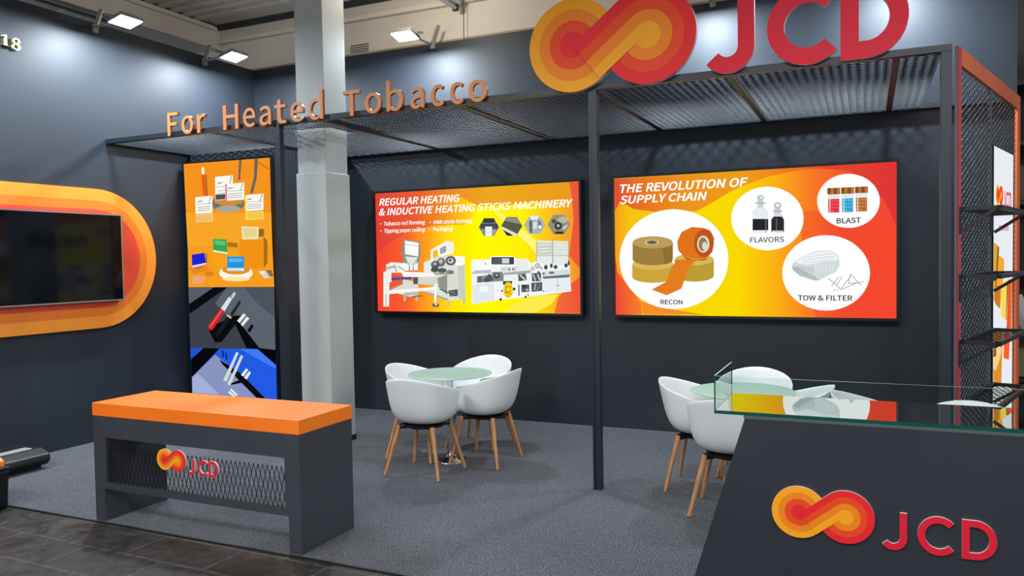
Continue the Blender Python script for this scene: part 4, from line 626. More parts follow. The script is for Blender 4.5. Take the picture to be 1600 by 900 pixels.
("P","#e0a070",[2.149,0.952,2.149,0.95,2.148,0.948,2.146,0.947,2.145,0.946,2.143,0.946,2.141,0.947,2.14,0.948,2.139,0.95,2.138,0.952,2.139,0.954,2.14,0.956,2.141,0.958,2.143,0.958,2.145,0.958,2.147,0.957,2.148,0.956,2.149,0.954]),
("P","#e0a070",[2.17,0.951,2.17,0.949,2.169,0.947,2.167,0.946,2.166,0.945,2.164,0.945,2.162,0.946,2.16,0.948,2.159,0.95,2.159,0.952,2.159,0.954,2.16,0.955,2.162,0.957,2.164,0.957,2.166,0.957,2.167,0.956,2.169,0.955,2.17,0.953]),
("P","#e0a070",[2.191,0.95,2.19,0.948,2.19,0.946,2.188,0.945,2.186,0.944,2.184,0.944,2.182,0.945,2.181,0.947,2.18,0.949,2.18,0.951,2.18,0.953,2.181,0.954,2.182,0.956,2.184,0.956,2.186,0.956,2.188,0.956,2.19,0.954,2.19,0.952]),
("P","#e0a070",[2.211,0.949,2.211,0.947,2.21,0.946,2.209,0.944,2.207,0.944,2.205,0.944,2.203,0.944,2.202,0.946,2.201,0.948,2.2,0.95,2.201,0.952,2.202,0.954,2.203,0.955,2.205,0.956,2.207,0.955,2.209,0.955,2.21,0.953,2.211,0.951]),
("P","#e0a070",[2.149,0.923,2.149,0.921,2.148,0.919,2.146,0.918,2.145,0.918,2.143,0.918,2.141,0.918,2.14,0.92,2.138,0.922,2.138,0.924,2.138,0.926,2.14,0.928,2.141,0.929,2.143,0.93,2.145,0.929,2.146,0.929,2.148,0.927,2.149,0.925]),
("P","#e0a070",[2.17,0.922,2.17,0.92,2.169,0.919,2.167,0.917,2.166,0.917,2.164,0.917,2.162,0.918,2.16,0.919,2.159,0.921,2.159,0.923,2.159,0.925,2.16,0.927,2.162,0.928,2.164,0.929,2.166,0.928,2.167,0.928,2.169,0.926,2.17,0.924]),
("P","#ffffff",[2.144,1.028,2.144,0.913,2.149,0.913,2.149,1.028]),
("P","#cfd6d8",[1.608,0.445,1.634,0.492,1.723,0.545,1.81,0.579,1.925,0.583,1.996,0.54,2.003,0.456,1.975,0.395,1.91,0.364,1.824,0.318,1.766,0.331,1.678,0.366,1.627,0.406]),
("P","#e9eef0",[1.634,0.484,1.737,0.545,1.825,0.574,1.925,0.577,1.993,0.532,1.982,0.494,1.868,0.488,1.737,0.459]),
("P","#b3bcbf",[1.612,0.437,1.664,0.444,1.752,0.381,1.838,0.331,1.81,0.319,1.678,0.363]),
("P","#9aa4a8",[1.625,0.46,1.632,0.405,1.636,0.406,1.629,0.461]),
("P","#9aa4a8",[1.645,0.457,1.654,0.397,1.658,0.398,1.65,0.457]),
("P","#9aa4a8",[1.666,0.453,1.676,0.389,1.68,0.39,1.67,0.454]),
("P","#9aa4a8",[1.687,0.45,1.698,0.381,1.702,0.382,1.691,0.451]),
("P","#9aa4a8",[1.707,0.447,1.72,0.373,1.724,0.374,1.712,0.447]),
("P","#9aa4a8",[1.728,0.443,1.742,0.365,1.746,0.366,1.732,0.444]),
("P","#9aa4a8",[1.748,0.44,1.764,0.357,1.768,0.358,1.752,0.441]),
("P","#9aa4a8",[1.768,0.436,1.786,0.349,1.79,0.35,1.773,0.437]),
("P","#9aa4a8",[1.789,0.433,1.807,0.341,1.812,0.342,1.793,0.434]),
("P","#dfe5e7",[1.807,0.474,1.8,0.365,1.805,0.365,1.813,0.473]),
("P","#dfe5e7",[1.836,0.474,1.828,0.373,1.834,0.372,1.842,0.473]),
("P","#dfe5e7",[1.865,0.473,1.857,0.38,1.863,0.38,1.87,0.473]),
("P","#dfe5e7",[1.894,0.473,1.886,0.388,1.892,0.387,1.899,0.472]),
("P","#dfe5e7",[1.922,0.472,1.915,0.396,1.92,0.395,1.928,0.472]),
("P","#dfe5e7",[1.951,0.472,1.943,0.403,1.949,0.402,1.956,0.471]),
("P","#c3cbce",[1.708,0.52,1.954,0.554,1.953,0.558,1.708,0.524]),
("P","#c3cbce",[1.708,0.498,1.954,0.529,1.953,0.534,1.708,0.502]),
("P","#c3cbce",[1.708,0.476,1.954,0.505,1.953,0.509,1.708,0.48]),
("P","#a7aeae",[1.911,0.338,2.014,0.238,2.019,0.244,1.916,0.344]),
("P","#a7aeae",[1.942,0.27,1.999,0.354,1.993,0.358,1.936,0.274]),
("P","#a7aeae",[1.977,0.277,2.027,0.354,2.021,0.358,1.972,0.282]),
("P","#a7aeae",[2.02,0.254,2.097,0.361,2.092,0.366,2.014,0.259]),
("P","#a7aeae",[2.084,0.379,2.07,0.295,2.077,0.294,2.091,0.378]),
("P","#a7aeae",[2.092,0.368,2.168,0.276,2.174,0.282,2.097,0.373]),
("P","#a7aeae",[2.018,0.241,2.144,0.298,2.142,0.305,2.015,0.248]),
("P","#a7aeae",[2.123,0.291,2.192,0.309,2.191,0.316,2.121,0.298]),
("P","#a7aeae",[1.956,0.224,1.968,0.247,1.961,0.25,1.95,0.227]),
("P","#a7aeae",[1.984,0.231,1.991,0.242,1.986,0.246,1.978,0.236]),
("P","#a7aeae",[2.066,0.291,2.15,0.298,2.15,0.306,2.066,0.298]),
]
ART_POSTER=[
("P","#f0911e",[-0.005,2.466,1.177,2.454,1.172,1.784,0.012,1.806]),
("P","#f3a226",[0.006,1.946,1.176,1.9,1.176,1.535,0.018,1.56]),
("P","#f29a1e",[0.019,1.586,1.177,1.568,1.187,1.144,0.012,1.142]),
("P","#6e6256",[0.771,2.458,0.804,2.458,0.779,2.253,0.752,2.254]),
("P","#6e6256",[0.978,2.458,1.023,2.456,1.001,2.265,0.944,2.106,0.905,2.112,0.963,2.276]),
("P","#c9741c",[1.031,2.421,1.166,2.346,1.166,2.33,1.03,2.404]),
("P","#77706a",[0.833,2.006,0.818,1.977,0.778,1.952,0.717,1.935,0.642,1.928,0.562,1.931,0.486,1.944,0.424,1.967,0.385,1.995,0.372,2.027,0.387,2.056,0.429,2.081,0.492,2.098,0.568,2.105,0.648,2.101,0.723,2.087,0.782,2.065,0.821,2.036]),
("P","#c98a42",[0.81,2.032,0.798,2.014,0.763,2,0.711,1.99,0.647,1.986,0.579,1.989,0.514,1.998,0.462,2.013,0.428,2.031,0.416,2.05,0.429,2.069,0.464,2.083,0.518,2.093,0.583,2.096,0.651,2.093,0.715,2.084,0.766,2.069,0.799,2.051]),
("P","#a9a39a",[0.78,1.953,0.77,1.942,0.739,1.933,0.693,1.927,0.636,1.925,0.576,1.928,0.518,1.934,0.472,1.944,0.441,1.955,0.431,1.967,0.442,1.978,0.474,1.988,0.521,1.993,0.578,1.995,0.639,1.992,0.695,1.986,0.741,1.976,0.771,1.965]),
("P","#5d7a4a",[0.494,2.004,0.492,1.998,0.486,1.993,0.478,1.99,0.467,1.988,0.456,1.989,0.446,1.991,0.437,1.996,0.432,2.001,0.43,2.007,0.433,2.013,0.438,2.018,0.447,2.021,0.457,2.022,0.468,2.022,0.479,2.019,0.487,2.015,0.492,2.01]),
("P","#5d7a4a",[0.784,1.991,0.782,1.986,0.777,1.981,0.768,1.977,0.758,1.976,0.747,1.976,0.737,1.979,0.729,1.983,0.724,1.988,0.722,1.994,0.724,2,0.73,2.005,0.738,2.008,0.749,2.009,0.759,2.009,0.769,2.006,0.777,2.002,0.782,1.997]),
("P","#e2601c",[0.246,2.344,0.295,2.341,0.308,2.107,0.26,2.123]),
("P","#fbf6ee",[0.254,2.414,0.286,2.412,0.29,2.339,0.253,2.342]),
("P","#a8642a",[0.299,2.332,0.32,2.334,0.329,2.106,0.308,2.107]),
("P","#f4f4ee",[0.436,2.303,0.683,2.306,0.669,2.061,0.43,2.058]),
("P","#7d7d7a",[0.661,2.304,0.621,2.197,0.63,2.195,0.67,2.302]),
("P","#9a9a94",[0.438,2.193,0.675,2.196,0.675,2.201,0.438,2.198]),
("P","#8c8c88",[0.47,2.238,0.547,2.241,0.546,2.246,0.469,2.243]),
("P","#6f6f70",[0.466,2.151,0.647,2.157,0.646,2.162,0.466,2.156]),
("P","#6f6f70",[0.465,2.123,0.646,2.129,0.645,2.134,0.464,2.128]),
("P","#6f6f70",[0.464,2.095,0.645,2.102,0.644,2.107,0.463,2.1]),
("P","#d23a34",[0.469,2.235,0.524,2.237,0.523,2.23,0.469,2.227]),
("P","#55524e",[0.437,2.118,0.573,2.118,0.571,2.064,0.435,2.063]),
("P","#f4f4ee",[0.577,2.22,0.835,2.223,0.824,2.048,0.575,2.046]),
("P","#e86a90",[0.577,2.22,0.597,2.221,0.595,2.047,0.575,2.046]),
("P","#7d7d7a",[0.813,2.222,0.775,2.144,0.783,2.141,0.821,2.219]),
("P","#9a9a94",[0.581,2.143,0.827,2.141,0.827,2.146,0.581,2.148]),
("P","#8c8c88",[0.612,2.174,0.688,2.176,0.687,2.181,0.611,2.18]),
("P","#6f6f70",[0.609,2.112,0.8,2.114,0.8,2.119,0.609,2.117]),
("P","#6f6f70",[0.608,2.092,0.799,2.094,0.799,2.099,0.608,2.097]),
("P","#6f6f70",[0.608,2.072,0.799,2.074,0.798,2.079,0.607,2.077]),
("P","#d23a34",[0.611,2.173,0.665,2.174,0.665,2.169,0.611,2.168]),
("P","#f4f4ee",[0.15,2.104,0.396,2.11,0.384,1.931,0.147,1.927]),
("P","#7d7d7a",[0.373,2.109,0.333,2.029,0.342,2.026,0.382,2.106]),
("P","#9a9a94",[0.154,2.026,0.388,2.026,0.388,2.032,0.153,2.031]),
("P","#8c8c88",[0.186,2.058,0.265,2.06,0.264,2.065,0.185,2.063]),
("P","#6f6f70",[0.183,1.994,0.359,1.998,0.359,2.003,0.182,2]),
("P","#6f6f70",[0.182,1.974,0.358,1.978,0.358,1.983,0.182,1.979]),
("P","#6f6f70",[0.181,1.953,0.358,1.957,0.357,1.962,0.181,1.958]),
("P","#d23a34",[0.185,2.057,0.241,2.058,0.241,2.052,0.185,2.051]),
("P","#f4f4ee",[0.834,2.092,1.085,2.096,1.075,1.93,0.832,1.927]),
("P","#f2e418",[0.834,2.092,0.854,2.092,0.852,1.928,0.832,1.927]),
("P","#7d7d7a",[1.064,2.095,1.027,2.021,1.035,2.018,1.072,2.092]),
("P","#9a9a94",[0.838,2.019,1.078,2.018,1.078,2.023,0.838,2.024]),
("P","#8c8c88",[0.868,2.049,0.942,2.05,0.941,2.055,0.867,2.054]),
("P","#6f6f70",[0.866,1.989,1.052,1.992,1.051,1.997,0.865,1.994]),
("P","#6f6f70",[0.865,1.97,1.051,1.973,1.051,1.978,0.864,1.975]),
("P","#6f6f70",[0.864,1.951,1.05,1.954,1.05,1.958,0.864,1.956]),
("P","#d23a34",[0.868,2.048,0.92,2.049,0.92,2.043,0.867,2.042]),
("P","#f2c27a",[0.151,1.92,0.393,1.924,0.389,1.836,0.148,1.836]),
("P","#f4cf50",[0.836,1.92,1.079,1.92,1.08,1.834,0.833,1.836]),
("P","#e0a850",[0.169,1.893,0.369,1.894,0.369,1.901,0.169,1.9]),
("P","#e0a850",[0.875,1.895,1.061,1.894,1.061,1.901,0.875,1.902]),
("P","#e0a850",[0.168,1.872,0.368,1.873,0.368,1.88,0.168,1.879]),
("P","#e0a850",[0.874,1.876,1.06,1.876,1.06,1.883,0.874,1.883]),
("P","#e0a850",[0.168,1.851,0.367,1.853,0.367,1.86,0.167,1.858]),
("P","#e0a850",[0.874,1.858,1.06,1.858,1.06,1.864,0.874,1.865]),
("P","#ee8f12",[0.751,1.646,0.905,1.662,1.069,1.657,1.062,1.345,0.893,1.33,0.741,1.374]),
("P","#a8691c",[1.07,1.662,1.119,1.616,1.111,1.395,1.062,1.334]),
("P","#efb25a",[0.756,1.646,0.862,1.656,1.069,1.654,1.034,1.635]),
("P","#8f6420",[1.01,1.739,1.081,1.737,1.07,1.661,1.007,1.659]),
("P","#efe2b4",[0.78,1.774,1.009,1.759,0.998,1.636,0.788,1.638]),
("P","#e2cf8e",[0.804,1.756,0.987,1.745,0.977,1.653,0.811,1.656]),
("P","#f0a01a",[0.376,1.517,0.568,1.527,0.728,1.51,0.722,1.349,0.37,1.353]),
("P","#a8701c",[0.583,1.616,0.719,1.604,0.717,1.555,0.581,1.57]),
("P","#35a552",[0.386,1.655,0.575,1.644,0.578,1.505,0.382,1.534]),
("P","#d9ead0",[0.382,1.538,0.578,1.51,0.578,1.491,0.381,1.519]),
("P","#5fc07a",[0.409,1.638,0.554,1.627,0.552,1.582,0.407,1.596]),
("P","#e0881a",[0.009,1.357,0.264,1.38,0.332,1.327,0.096,1.286]),
("P","#2020d0",[0.077,1.493,0.26,1.511,0.277,1.401,0.076,1.372]),
("P","#e8e0ea",[0.076,1.376,0.277,1.404,0.276,1.391,0.08,1.356]),
("P","#c9607a",[0.111,1.351,0.229,1.367,0.205,1.343,0.122,1.333]),
("P","#5a3a30",[0.281,1.502,0.293,1.502,0.289,1.406,0.277,1.404]),
("P","#d98418",[0.392,1.284,0.387,1.274,0.374,1.266,0.354,1.26,0.33,1.257,0.304,1.257,0.28,1.26,0.261,1.267,0.248,1.275,0.244,1.285,0.249,1.294,0.262,1.302,0.282,1.308,0.307,1.312,0.332,1.311,0.356,1.308,0.376,1.302,0.388,1.293]),
("P","#fbf3dc",[0.916,1.291,0.901,1.262,0.861,1.237,0.8,1.219,0.725,1.209,0.646,1.209,0.57,1.22,0.509,1.239,0.47,1.266,0.457,1.295,0.472,1.324,0.514,1.35,0.576,1.368,0.652,1.378,0.732,1.377,0.806,1.366,0.865,1.346,0.903,1.32]),
("P","#df8c1c",[0.88,1.325,0.868,1.308,0.834,1.293,0.784,1.282,0.721,1.277,0.655,1.277,0.592,1.284,0.541,1.296,0.508,1.311,0.497,1.329,0.509,1.347,0.544,1.362,0.596,1.373,0.659,1.378,0.725,1.377,0.787,1.37,0.837,1.358,0.869,1.343]),
("P","#2090d8",[0.574,1.466,0.806,1.462,0.801,1.336,0.57,1.339]),
("P","#57b4e8",[0.598,1.445,0.783,1.442,0.782,1.408,0.597,1.404]),
("P","#c6e4f0",[0.57,1.346,0.802,1.343,0.8,1.312,0.569,1.315]),
("P","#f8dca0",[0.876,1.227,0.864,1.219,0.832,1.212,0.781,1.207,0.719,1.205,0.652,1.205,0.589,1.208,0.538,1.214,0.504,1.221,0.493,1.229,0.505,1.238,0.539,1.245,0.591,1.25,0.654,1.252,0.72,1.252,0.782,1.248,0.833,1.243,0.865,1.236]),
("P","#e8a27c",[0.072,1.26,0.264,1.265,0.224,1.185,0.08,1.182]),
("P","#dccab4",[0.979,1.308,1.151,1.316,1.187,1.249,1.062,1.23,1.032,1.27]),
("P","#8a664a",[1.087,1.316,1.16,1.319,1.187,1.252,1.138,1.249]),
("P","#f4eee6",[1.069,1.29,1.067,1.285,1.062,1.28,1.054,1.277,1.044,1.275,1.033,1.275,1.023,1.277,1.016,1.281,1.01,1.285,1.009,1.29,1.011,1.296,1.016,1.3,1.024,1.303,1.034,1.305,1.045,1.305,1.054,1.303,1.062,1.3,1.067,1.295]),
("P","#3a4049",[0.015,1.145,1.192,1.147,1.183,0.475,0.016,0.487]),
("P","#565c67",[0.015,1.142,0.375,1.142,0.018,0.967]),
("P","#0b0d11",[0.375,1.142,0.563,1.142,0.017,0.856,0.015,0.963]),
("P","#59616c",[0.563,1.142,1.192,1.144,1.182,0.504,0.972,0.517,0.656,0.76,0.388,0.976]),
("P","#4a515b",[0.786,1.142,1.192,1.144,1.188,0.831,0.97,0.975]),
("P","#090a0d",[0.628,0.79,0.714,0.78,0.976,0.517,1.192,0.504,1.19,0.471,0.801,0.511,0.656,0.756]),
("P","#0a0b0f",[0.273,0.708,0.371,0.554,0.461,0.564,0.655,0.749,0.756,0.847,0.659,0.85,0.58,0.822]),
("P","#d6212b",[0.274,0.723,0.466,0.92,0.516,0.89,0.341,0.691,0.292,0.687]),
("P","#ee5a5a",[0.302,0.727,0.465,0.898,0.476,0.89,0.313,0.712]),
("P","#d6dfda",[0.466,0.92,0.585,1.046,0.627,1.023,0.516,0.89]),
("P","#c6cfca",[0.608,1.046,0.657,1.096,0.679,1.076,0.635,1.023]),
("P","#191b21",[0.375,0.637,0.558,0.852,0.607,0.822,0.418,0.626]),
("P","#d9caa4",[0.554,0.858,0.611,0.826,0.601,0.813,0.545,0.842]),
("P","#22252d",[0.589,0.858,0.723,1.005,0.748,0.988,0.623,0.835]),
("P","#dfe6e2",[0.686,0.794,0.776,0.872,0.81,0.855,0.718,0.771]),
("P","#dfe6e2",[0.733,0.756,0.817,0.84,0.854,0.822,0.759,0.736]),
("P","#0c0d11",[0.815,0.69,0.879,0.762,0.91,0.745,0.857,0.676]),
("P","#1440bd",[0.016,0.487,0.953,0.507,1.19,0.471,1.188,-0.021,0.024,-0.001]),
("P","#1c55cc",[0.016,0.487,0.207,0.494,0.02,0.376]),
("P","#06080d",[0.207,0.494,0.433,0.495,0.021,0.169,0.019,0.363]),
("P","#2158de",[0.433,0.495,0.953,0.507,1.188,0.349,1.185,-0.002,1.01,0.003,0.367,0.443]),
("P","#3f78ec",[0.723,0.497,0.953,0.504,1.186,0.348,1.185,0.308]),
("P","#05070b",[0.949,0.507,1.189,0.483,1.188,0.349]),
("P","#8491bd",[0.366,0.431,0.713,0.228,0.934,-0.002,0.024,-0.001,0.025,0.172]),
("P","#a0acd4",[0.114,0.216,0.409,0.005,0.026,-0.001,0.028,0.172]),
("P","#07090e",[0.424,0.382,0.714,0.243,1.038,-0.004,0.915,0,0.676,0.178,0.462,0.33]),
("P","#0a0c12",[0.512,0.106,0.692,0.175,0.826,0.166,0.592,0.117]),
("P","#cfd6d2",[0.469,0.159,0.664,0.467,0.694,0.457,0.516,0.148]),
("P","#cfd6d2",[0.523,0.117,0.725,0.436,0.755,0.424,0.564,0.107]),
("P","#e4eae6",[0.717,0.228,0.793,0.3,0.817,0.285,0.751,0.21]),
("P","#e4eae6",[0.758,0.2,0.83,0.272,0.854,0.257,0.792,0.182]),
("P","#e4eae6",[0.533,0.03,0.55,0.052,0.636,-0.001,0.618,-0.014]),
("P","#e4eae6",[0.56,0.061,0.578,0.077,0.666,0.019,0.65,0.003]),
("P","#0c1c5c",[0.462,0.474,0.484,0.474,0.495,0.411,0.475,0.404]),
("P","#0c1c5c",[0.508,0.452,0.528,0.453,0.539,0.383,0.519,0.376]),
]
ART_SIGN=[
("P","#d8a52a",[0.001,1.444,0.085,1.436,0.195,1.414,0.118,1.069,0.001,1.03]),
("P","#8a5a14",[0.132,1.413,0.195,1.414,0.095,1.033,0.038,1.036]),
("P","#f2a436",[0.18,1.35,0.276,1.344,0.388,1.32,0.39,1.254,0.239,0.966,0.05,1.018]),
("P","#c87a28",[0.046,1.144,0.234,1.137,0.239,0.966,0.05,1.018]),
("P","#f4d65a",[0.294,1.149,0.558,1.174,0.511,1.012,0.464,0.867,0.264,0.918]),
("P","#8a5a14",[0.507,1.156,0.571,1.169,0.49,0.87,0.464,0.872]),
("P","#e2552c",[0.571,1.169,0.739,1.172,0.717,0.79,0.492,0.808]),
("P","#f27a3a",[0.664,1.166,0.739,1.172,0.717,0.79,0.636,0.797]),
("P","#d8912f",[0.001,0.844,0.218,0.833,0.341,0.805,0.303,0.4,0.001,0.459]),
("P","#f4cd80",[0.001,0.732,0.103,0.737,0.308,0.672,0.249,0.608,0.086,0.534,0.001,0.566]),
("P","#7a5a30",[0.001,0.7,0.104,0.692,0.106,0.641,0.001,0.64]),
("P","#ff5f24",[0.391,0.782,0.637,0.762,0.604,0.561,0.384,0.594]),
("P","#e0909a",[0.174,1.568,0.231,1.57,0.228,1.533,0.17,1.532]),
("P","#e0909a",[0.25,1.569,0.309,1.57,0.305,1.533,0.247,1.532]),
("P","#e0909a",[0.328,1.569,0.388,1.57,0.384,1.534,0.324,1.533]),
("P","#e0909a",[0.408,1.569,0.468,1.571,0.464,1.534,0.404,1.533]),
("P","#e0909a",[0.489,1.57,0.551,1.571,0.547,1.534,0.485,1.534]),
]
# ------------------------------------------------------------------ materials
M_WALL = noisy('slate_wall_paint', '#222830', '#262d35', 1.3, .52, bump=.015, **{'Specular IOR Level': .38})
M_STEEL = noisy('dark_blue_grey_steel', '#162029', '#1b2630', 3.0, .42)
M_MESH = pbr('dark_mesh_metal', '#12161a', .6, 0.0, **{'Specular IOR Level': .18})
M_DESK = noisy('anthracite_laminate', '#34373d', '#383b42', 2.0, .45)
M_DESKIN = pbr('anthracite_laminate_side', '#22252b', .45)
M_ORANGE = noisy('orange_laminate', '#f47412', '#f67c1c', 2.0, .38)
M_PANEL = noisy('slate_panel', '#24282f', '#292d34', 1.5, .48)
M_WHITE = pbr('white_plastic', '#d6dada', .4)
M_WOOD = noisy('beech_wood', '#a8744a', '#bc8856', 7.0, .45, stretch=(6, 6, .8))
M_BLACK = pbr('black_plastic', '#0b0c0f', .45)
M_CHROME = pbr('chrome', '#d8dadc', .2, 1.0)
M_FROST = pbr('frosted_green_glass', '#b4d6c8', .2, 0.0, **{'Transmission Weight': .25})
M_GEDGE = pbr('green_glass_edge', '#0f4a40', .1, 0.0)
M_GEDGEL = pbr('pale_glass_edge', '#b9cfc8', .15, 0.0)
M_COPPER = noisy('copper_orange_acrylic', '#d28748', '#d88f50', 3.0, .45)
M_COPSIDE = pbr('copper_dark_edge', '#8a4526', .5)
M_TRIMR = pbr('red_trim_lacquer', '#b0383c', .4)
M_TRIMO = noisy('orange_trim_lacquer', '#cc5a2c', '#d86a34', 1.2, .4)
M_TRIMB = pbr('brown_trim', '#57423c', .6)
M_BEAMY = pbr('brownish_crossbar', '#4c4a3e', .6)
M_COLW = noisy('painted_concrete_grey', '#9ba2a1', '#a8ada9', 2.2, .6, bump=.05, stretch=(1, 1, .25))
M_CEIL = noisy('beige_concrete', '#d2c8b9', '#dacfbf', 1.4, .75)
M_DECK = pbr('corrugated_deck_paint', '#d6ccbd', .6)
M_DARKGAP = pbr('dark_groove', '#2c2f38', .7)
M_ALU = pbr('aluminium', '#b9b6ae', .35, .8)
M_GREYB = pbr('grey_bracket', '#8b8a84', .5, .3)
M_GOLD = pbr('gold_letters', '#e4d49a', .3, .6)
M_BEZEL = pbr('black_bezel', '#08090b', .35)
M_TVGLASS = pbr('tv_black_glass', '#04070e', .08, 0.0, **{'Specular IOR Level': .2})
M_SILVER = pbr('silver_bezel', '#a9a4a8', .3, .8)
def thin_glass(name, tint, refl):
    m = bpy.data.materials.new(name); m.use_nodes = True; nt = m.node_tree; nt.nodes.clear()
    t = nt.nodes.new('ShaderNodeBsdfTransparent'); t.inputs[0].default_value = lin(tint)
    g = nt.nodes.new('ShaderNodeBsdfGlossy'); g.inputs['Roughness'].default_value = .01
    f = nt.nodes.new('ShaderNodeFresnel'); f.inputs['IOR'].default_value = 1.5
    mu = nt.nodes.new('ShaderNodeMath'); mu.operation = 'MULTIPLY'; mu.use_clamp = True; mu.inputs[1].default_value = refl
    mx = nt.nodes.new('ShaderNodeMixShader'); o = nt.nodes.new('ShaderNodeOutputMaterial')
    ge = nt.nodes.new('ShaderNodeNewGeometry'); fr = nt.nodes.new('ShaderNodeMath'); fr.operation = 'SUBTRACT'; fr.inputs[0].default_value = 1.0
    m2 = nt.nodes.new('ShaderNodeMath'); m2.operation = 'MULTIPLY'
    nt.links.new(ge.outputs['Backfacing'], fr.inputs[1]); nt.links.new(f.outputs[0], mu.inputs[0]); nt.links.new(mu.outputs[0], m2.inputs[0]); nt.links.new(fr.outputs[0], m2.inputs[1]); nt.links.new(m2.outputs[0], mx.inputs[0])
    nt.links.new(t.outputs[0], mx.inputs[1]); nt.links.new(g.outputs[0], mx.inputs[2]); nt.links.new(mx.outputs[0], o.inputs[0])
    return m
M_GLASS = thin_glass('clear_glass', '#f5faf8', 1.0)
M_SHELF = thin_glass('reflective_glass_shelf', '#cfe0da', 3.0)
def carpet_mat():
    m = noisy('grey_carpet', '#1d1f24', '#6d7077', 120.0, .95, bump=.5, detail=3, lo=.38, hi=.66)
    nt = m.node_tree; b = nt.nodes['Principled BSDF']
    cr = [n for n in nt.nodes if n.type == 'VALTORGB'][0]
    n2 = nt.nodes.new('ShaderNodeTexNoise'); n2.inputs['Scale'].default_value = 22.0; n2.inputs['Detail'].default_value = 6
    mp = nt.nodes.new('ShaderNodeMapRange'); mp.inputs[1].default_value = .3; mp.inputs[2].default_value = .7; mp.inputs[3].default_value = .85; mp.inputs[4].default_value = 1.12
    mx = nt.nodes.new('ShaderNodeMix'); mx.data_type = 'RGBA'; mx.blend_type = 'MULTIPLY'; mx.inputs[0].default_value = 1.0
    tc = [n for n in nt.nodes if n.type == 'TEX_COORD'][0]
    nt.links.new(tc.outputs['Object'], n2.inputs['Vector']); nt.links.new(n2.outputs['Fac'], mp.inputs[0])
    nt.links.new(cr.outputs[0], mx.inputs[6]); nt.links.new(mp.outputs[0], mx.inputs[7]); nt.links.new(mx.outputs[2], b.inputs['Base Color'])
    return m
def tile_mat():
    m = pbr('dark_hall_tiles', '#26241f', .35); nt = m.node_tree; b = nt.nodes['Principled BSDF']
    tc = nt.nodes.new('ShaderNodeTexCoord'); mp = nt.nodes.new('ShaderNodeMapping'); mp.inputs['Rotation'].default_value = (0, 0, .02)
    br = nt.nodes.new('ShaderNodeTexBrick'); br.offset = .5; br.inputs['Scale'].default_value = 1.0; br.inputs['Brick Width'].default_value = .62; br.inputs['Row Height'].default_value = .31
    br.inputs['Mortar Size'].default_value = .007; br.inputs['Color1'].default_value = lin('#24221f'); br.inputs['Color2'].default_value = lin('#29241f'); br.inputs['Mortar'].default_value = lin('#45413b')
    n = nt.nodes.new('ShaderNodeTexNoise'); n.inputs['Scale'].default_value = 5.5; n.inputs['Detail'].default_value = 12; n.inputs['Roughness'].default_value = .72; n.inputs['Distortion'].default_value = .8
    mr = nt.nodes.new('ShaderNodeMapRange'); mr.inputs[1].default_value = .3; mr.inputs[2].default_value = .72; mr.inputs[3].default_value = .12; mr.inputs[4].default_value = 1.7
    mx = nt.nodes.new('ShaderNodeMix'); mx.data_type = 'RGBA'; mx.blend_type = 'MULTIPLY'; mx.inputs[0].default_value = 1.0
    rr = nt.nodes.new('ShaderNodeMapRange'); rr.inputs[1].default_value = .3; rr.inputs[2].default_value = .7; rr.inputs[3].default_value = .35; rr.inputs[4].default_value = .65
    n3 = nt.nodes.new('ShaderNodeTexNoise'); n3.inputs['Scale'].default_value = 30.0; n3.inputs['Detail'].default_value = 8; n3.inputs['Roughness'].default_value = .8; n3.inputs['Distortion'].default_value = 2.0
    m3 = nt.nodes.new('ShaderNodeMapRange'); m3.inputs[1].default_value = .4; m3.inputs[2].default_value = .75; m3.inputs[3].default_value = .55; m3.inputs[4].default_value = 2.6
    x3 = nt.nodes.new('ShaderNodeMix'); x3.data_type = 'RGBA'; x3.blend_type = 'MULTIPLY'; x3.inputs[0].default_value = 1.0
    nt.links.new(mp.outputs[0], n3.inputs['Vector']); nt.links.new(n3.outputs['Fac'], m3.inputs[0]); nt.links.new(mx.outputs[2], x3.inputs[6]); nt.links.new(m3.outputs[0], x3.inputs[7])
    bp = nt.nodes.new('ShaderNodeBump'); bp.inputs['Strength'].default_value = .25; bp.inputs['Distance'].default_value = .01
    L = nt.links.new
    L(tc.outputs['Object'], mp.inputs[0]); L(mp.outputs[0], br.inputs['Vector']); L(mp.outputs[0], n.inputs['Vector']); L(n.outputs['Fac'], mr.inputs[0]); L(n.outputs['Fac'], rr.inputs[0])
    L(br.outputs['Color'], mx.inputs[6]); L(mr.outputs[0], mx.inputs[7]); L(x3.outputs[2], b.inputs['Base Color']); L(rr.outputs[0], b.inputs['Roughness'])
    L(n.outputs['Fac'], bp.inputs['Height']); L(bp.outputs[0], b.inputs['Normal'])
    return m
# ------------------------------------------------------------------ setting
YW, YL, YB, XL = 7.425, 6.377, 5.36, -6.745          # back wall, light box wall, canopy front, left wall
ZT, ZB, ZC = 4.014, 2.917, 2.876                     # wall top, canopy top and underside
def struct(name, mb, **k):
    return tag(mb.build(name, **k), kind='structure')
struct('floor', MB().box(-14, 10, -4, 20, -.1, 0, tile_mat()))
carpet = tag(MB().box(XL+.003, 1.6, 3.52, YW-.003, 0.0, .008, carpet_mat()).build('carpet'),
             'mottled grey carpet covering the booth floor up to the dark hall tiles', 'carpet')
struct('wall_left', MB().box(XL-.1, XL, .5, YW+.1, 0, ZT, M_WALL))
struct('wall_back', MB().box(XL, 1.085, YW, YW+.1, 0, ZT, M_WALL))
struct('wall_storage', MB().box(XL+.002, -5.45, YL, YW-.002, 0.009, 2.874, M_WALL))
tag(MB().box(XL+.003, 1.6, 3.506, 3.519, 0, .009, pbr('carpet_edge_tape', '#101214', .5)).build('trim_1'), kind='structure')
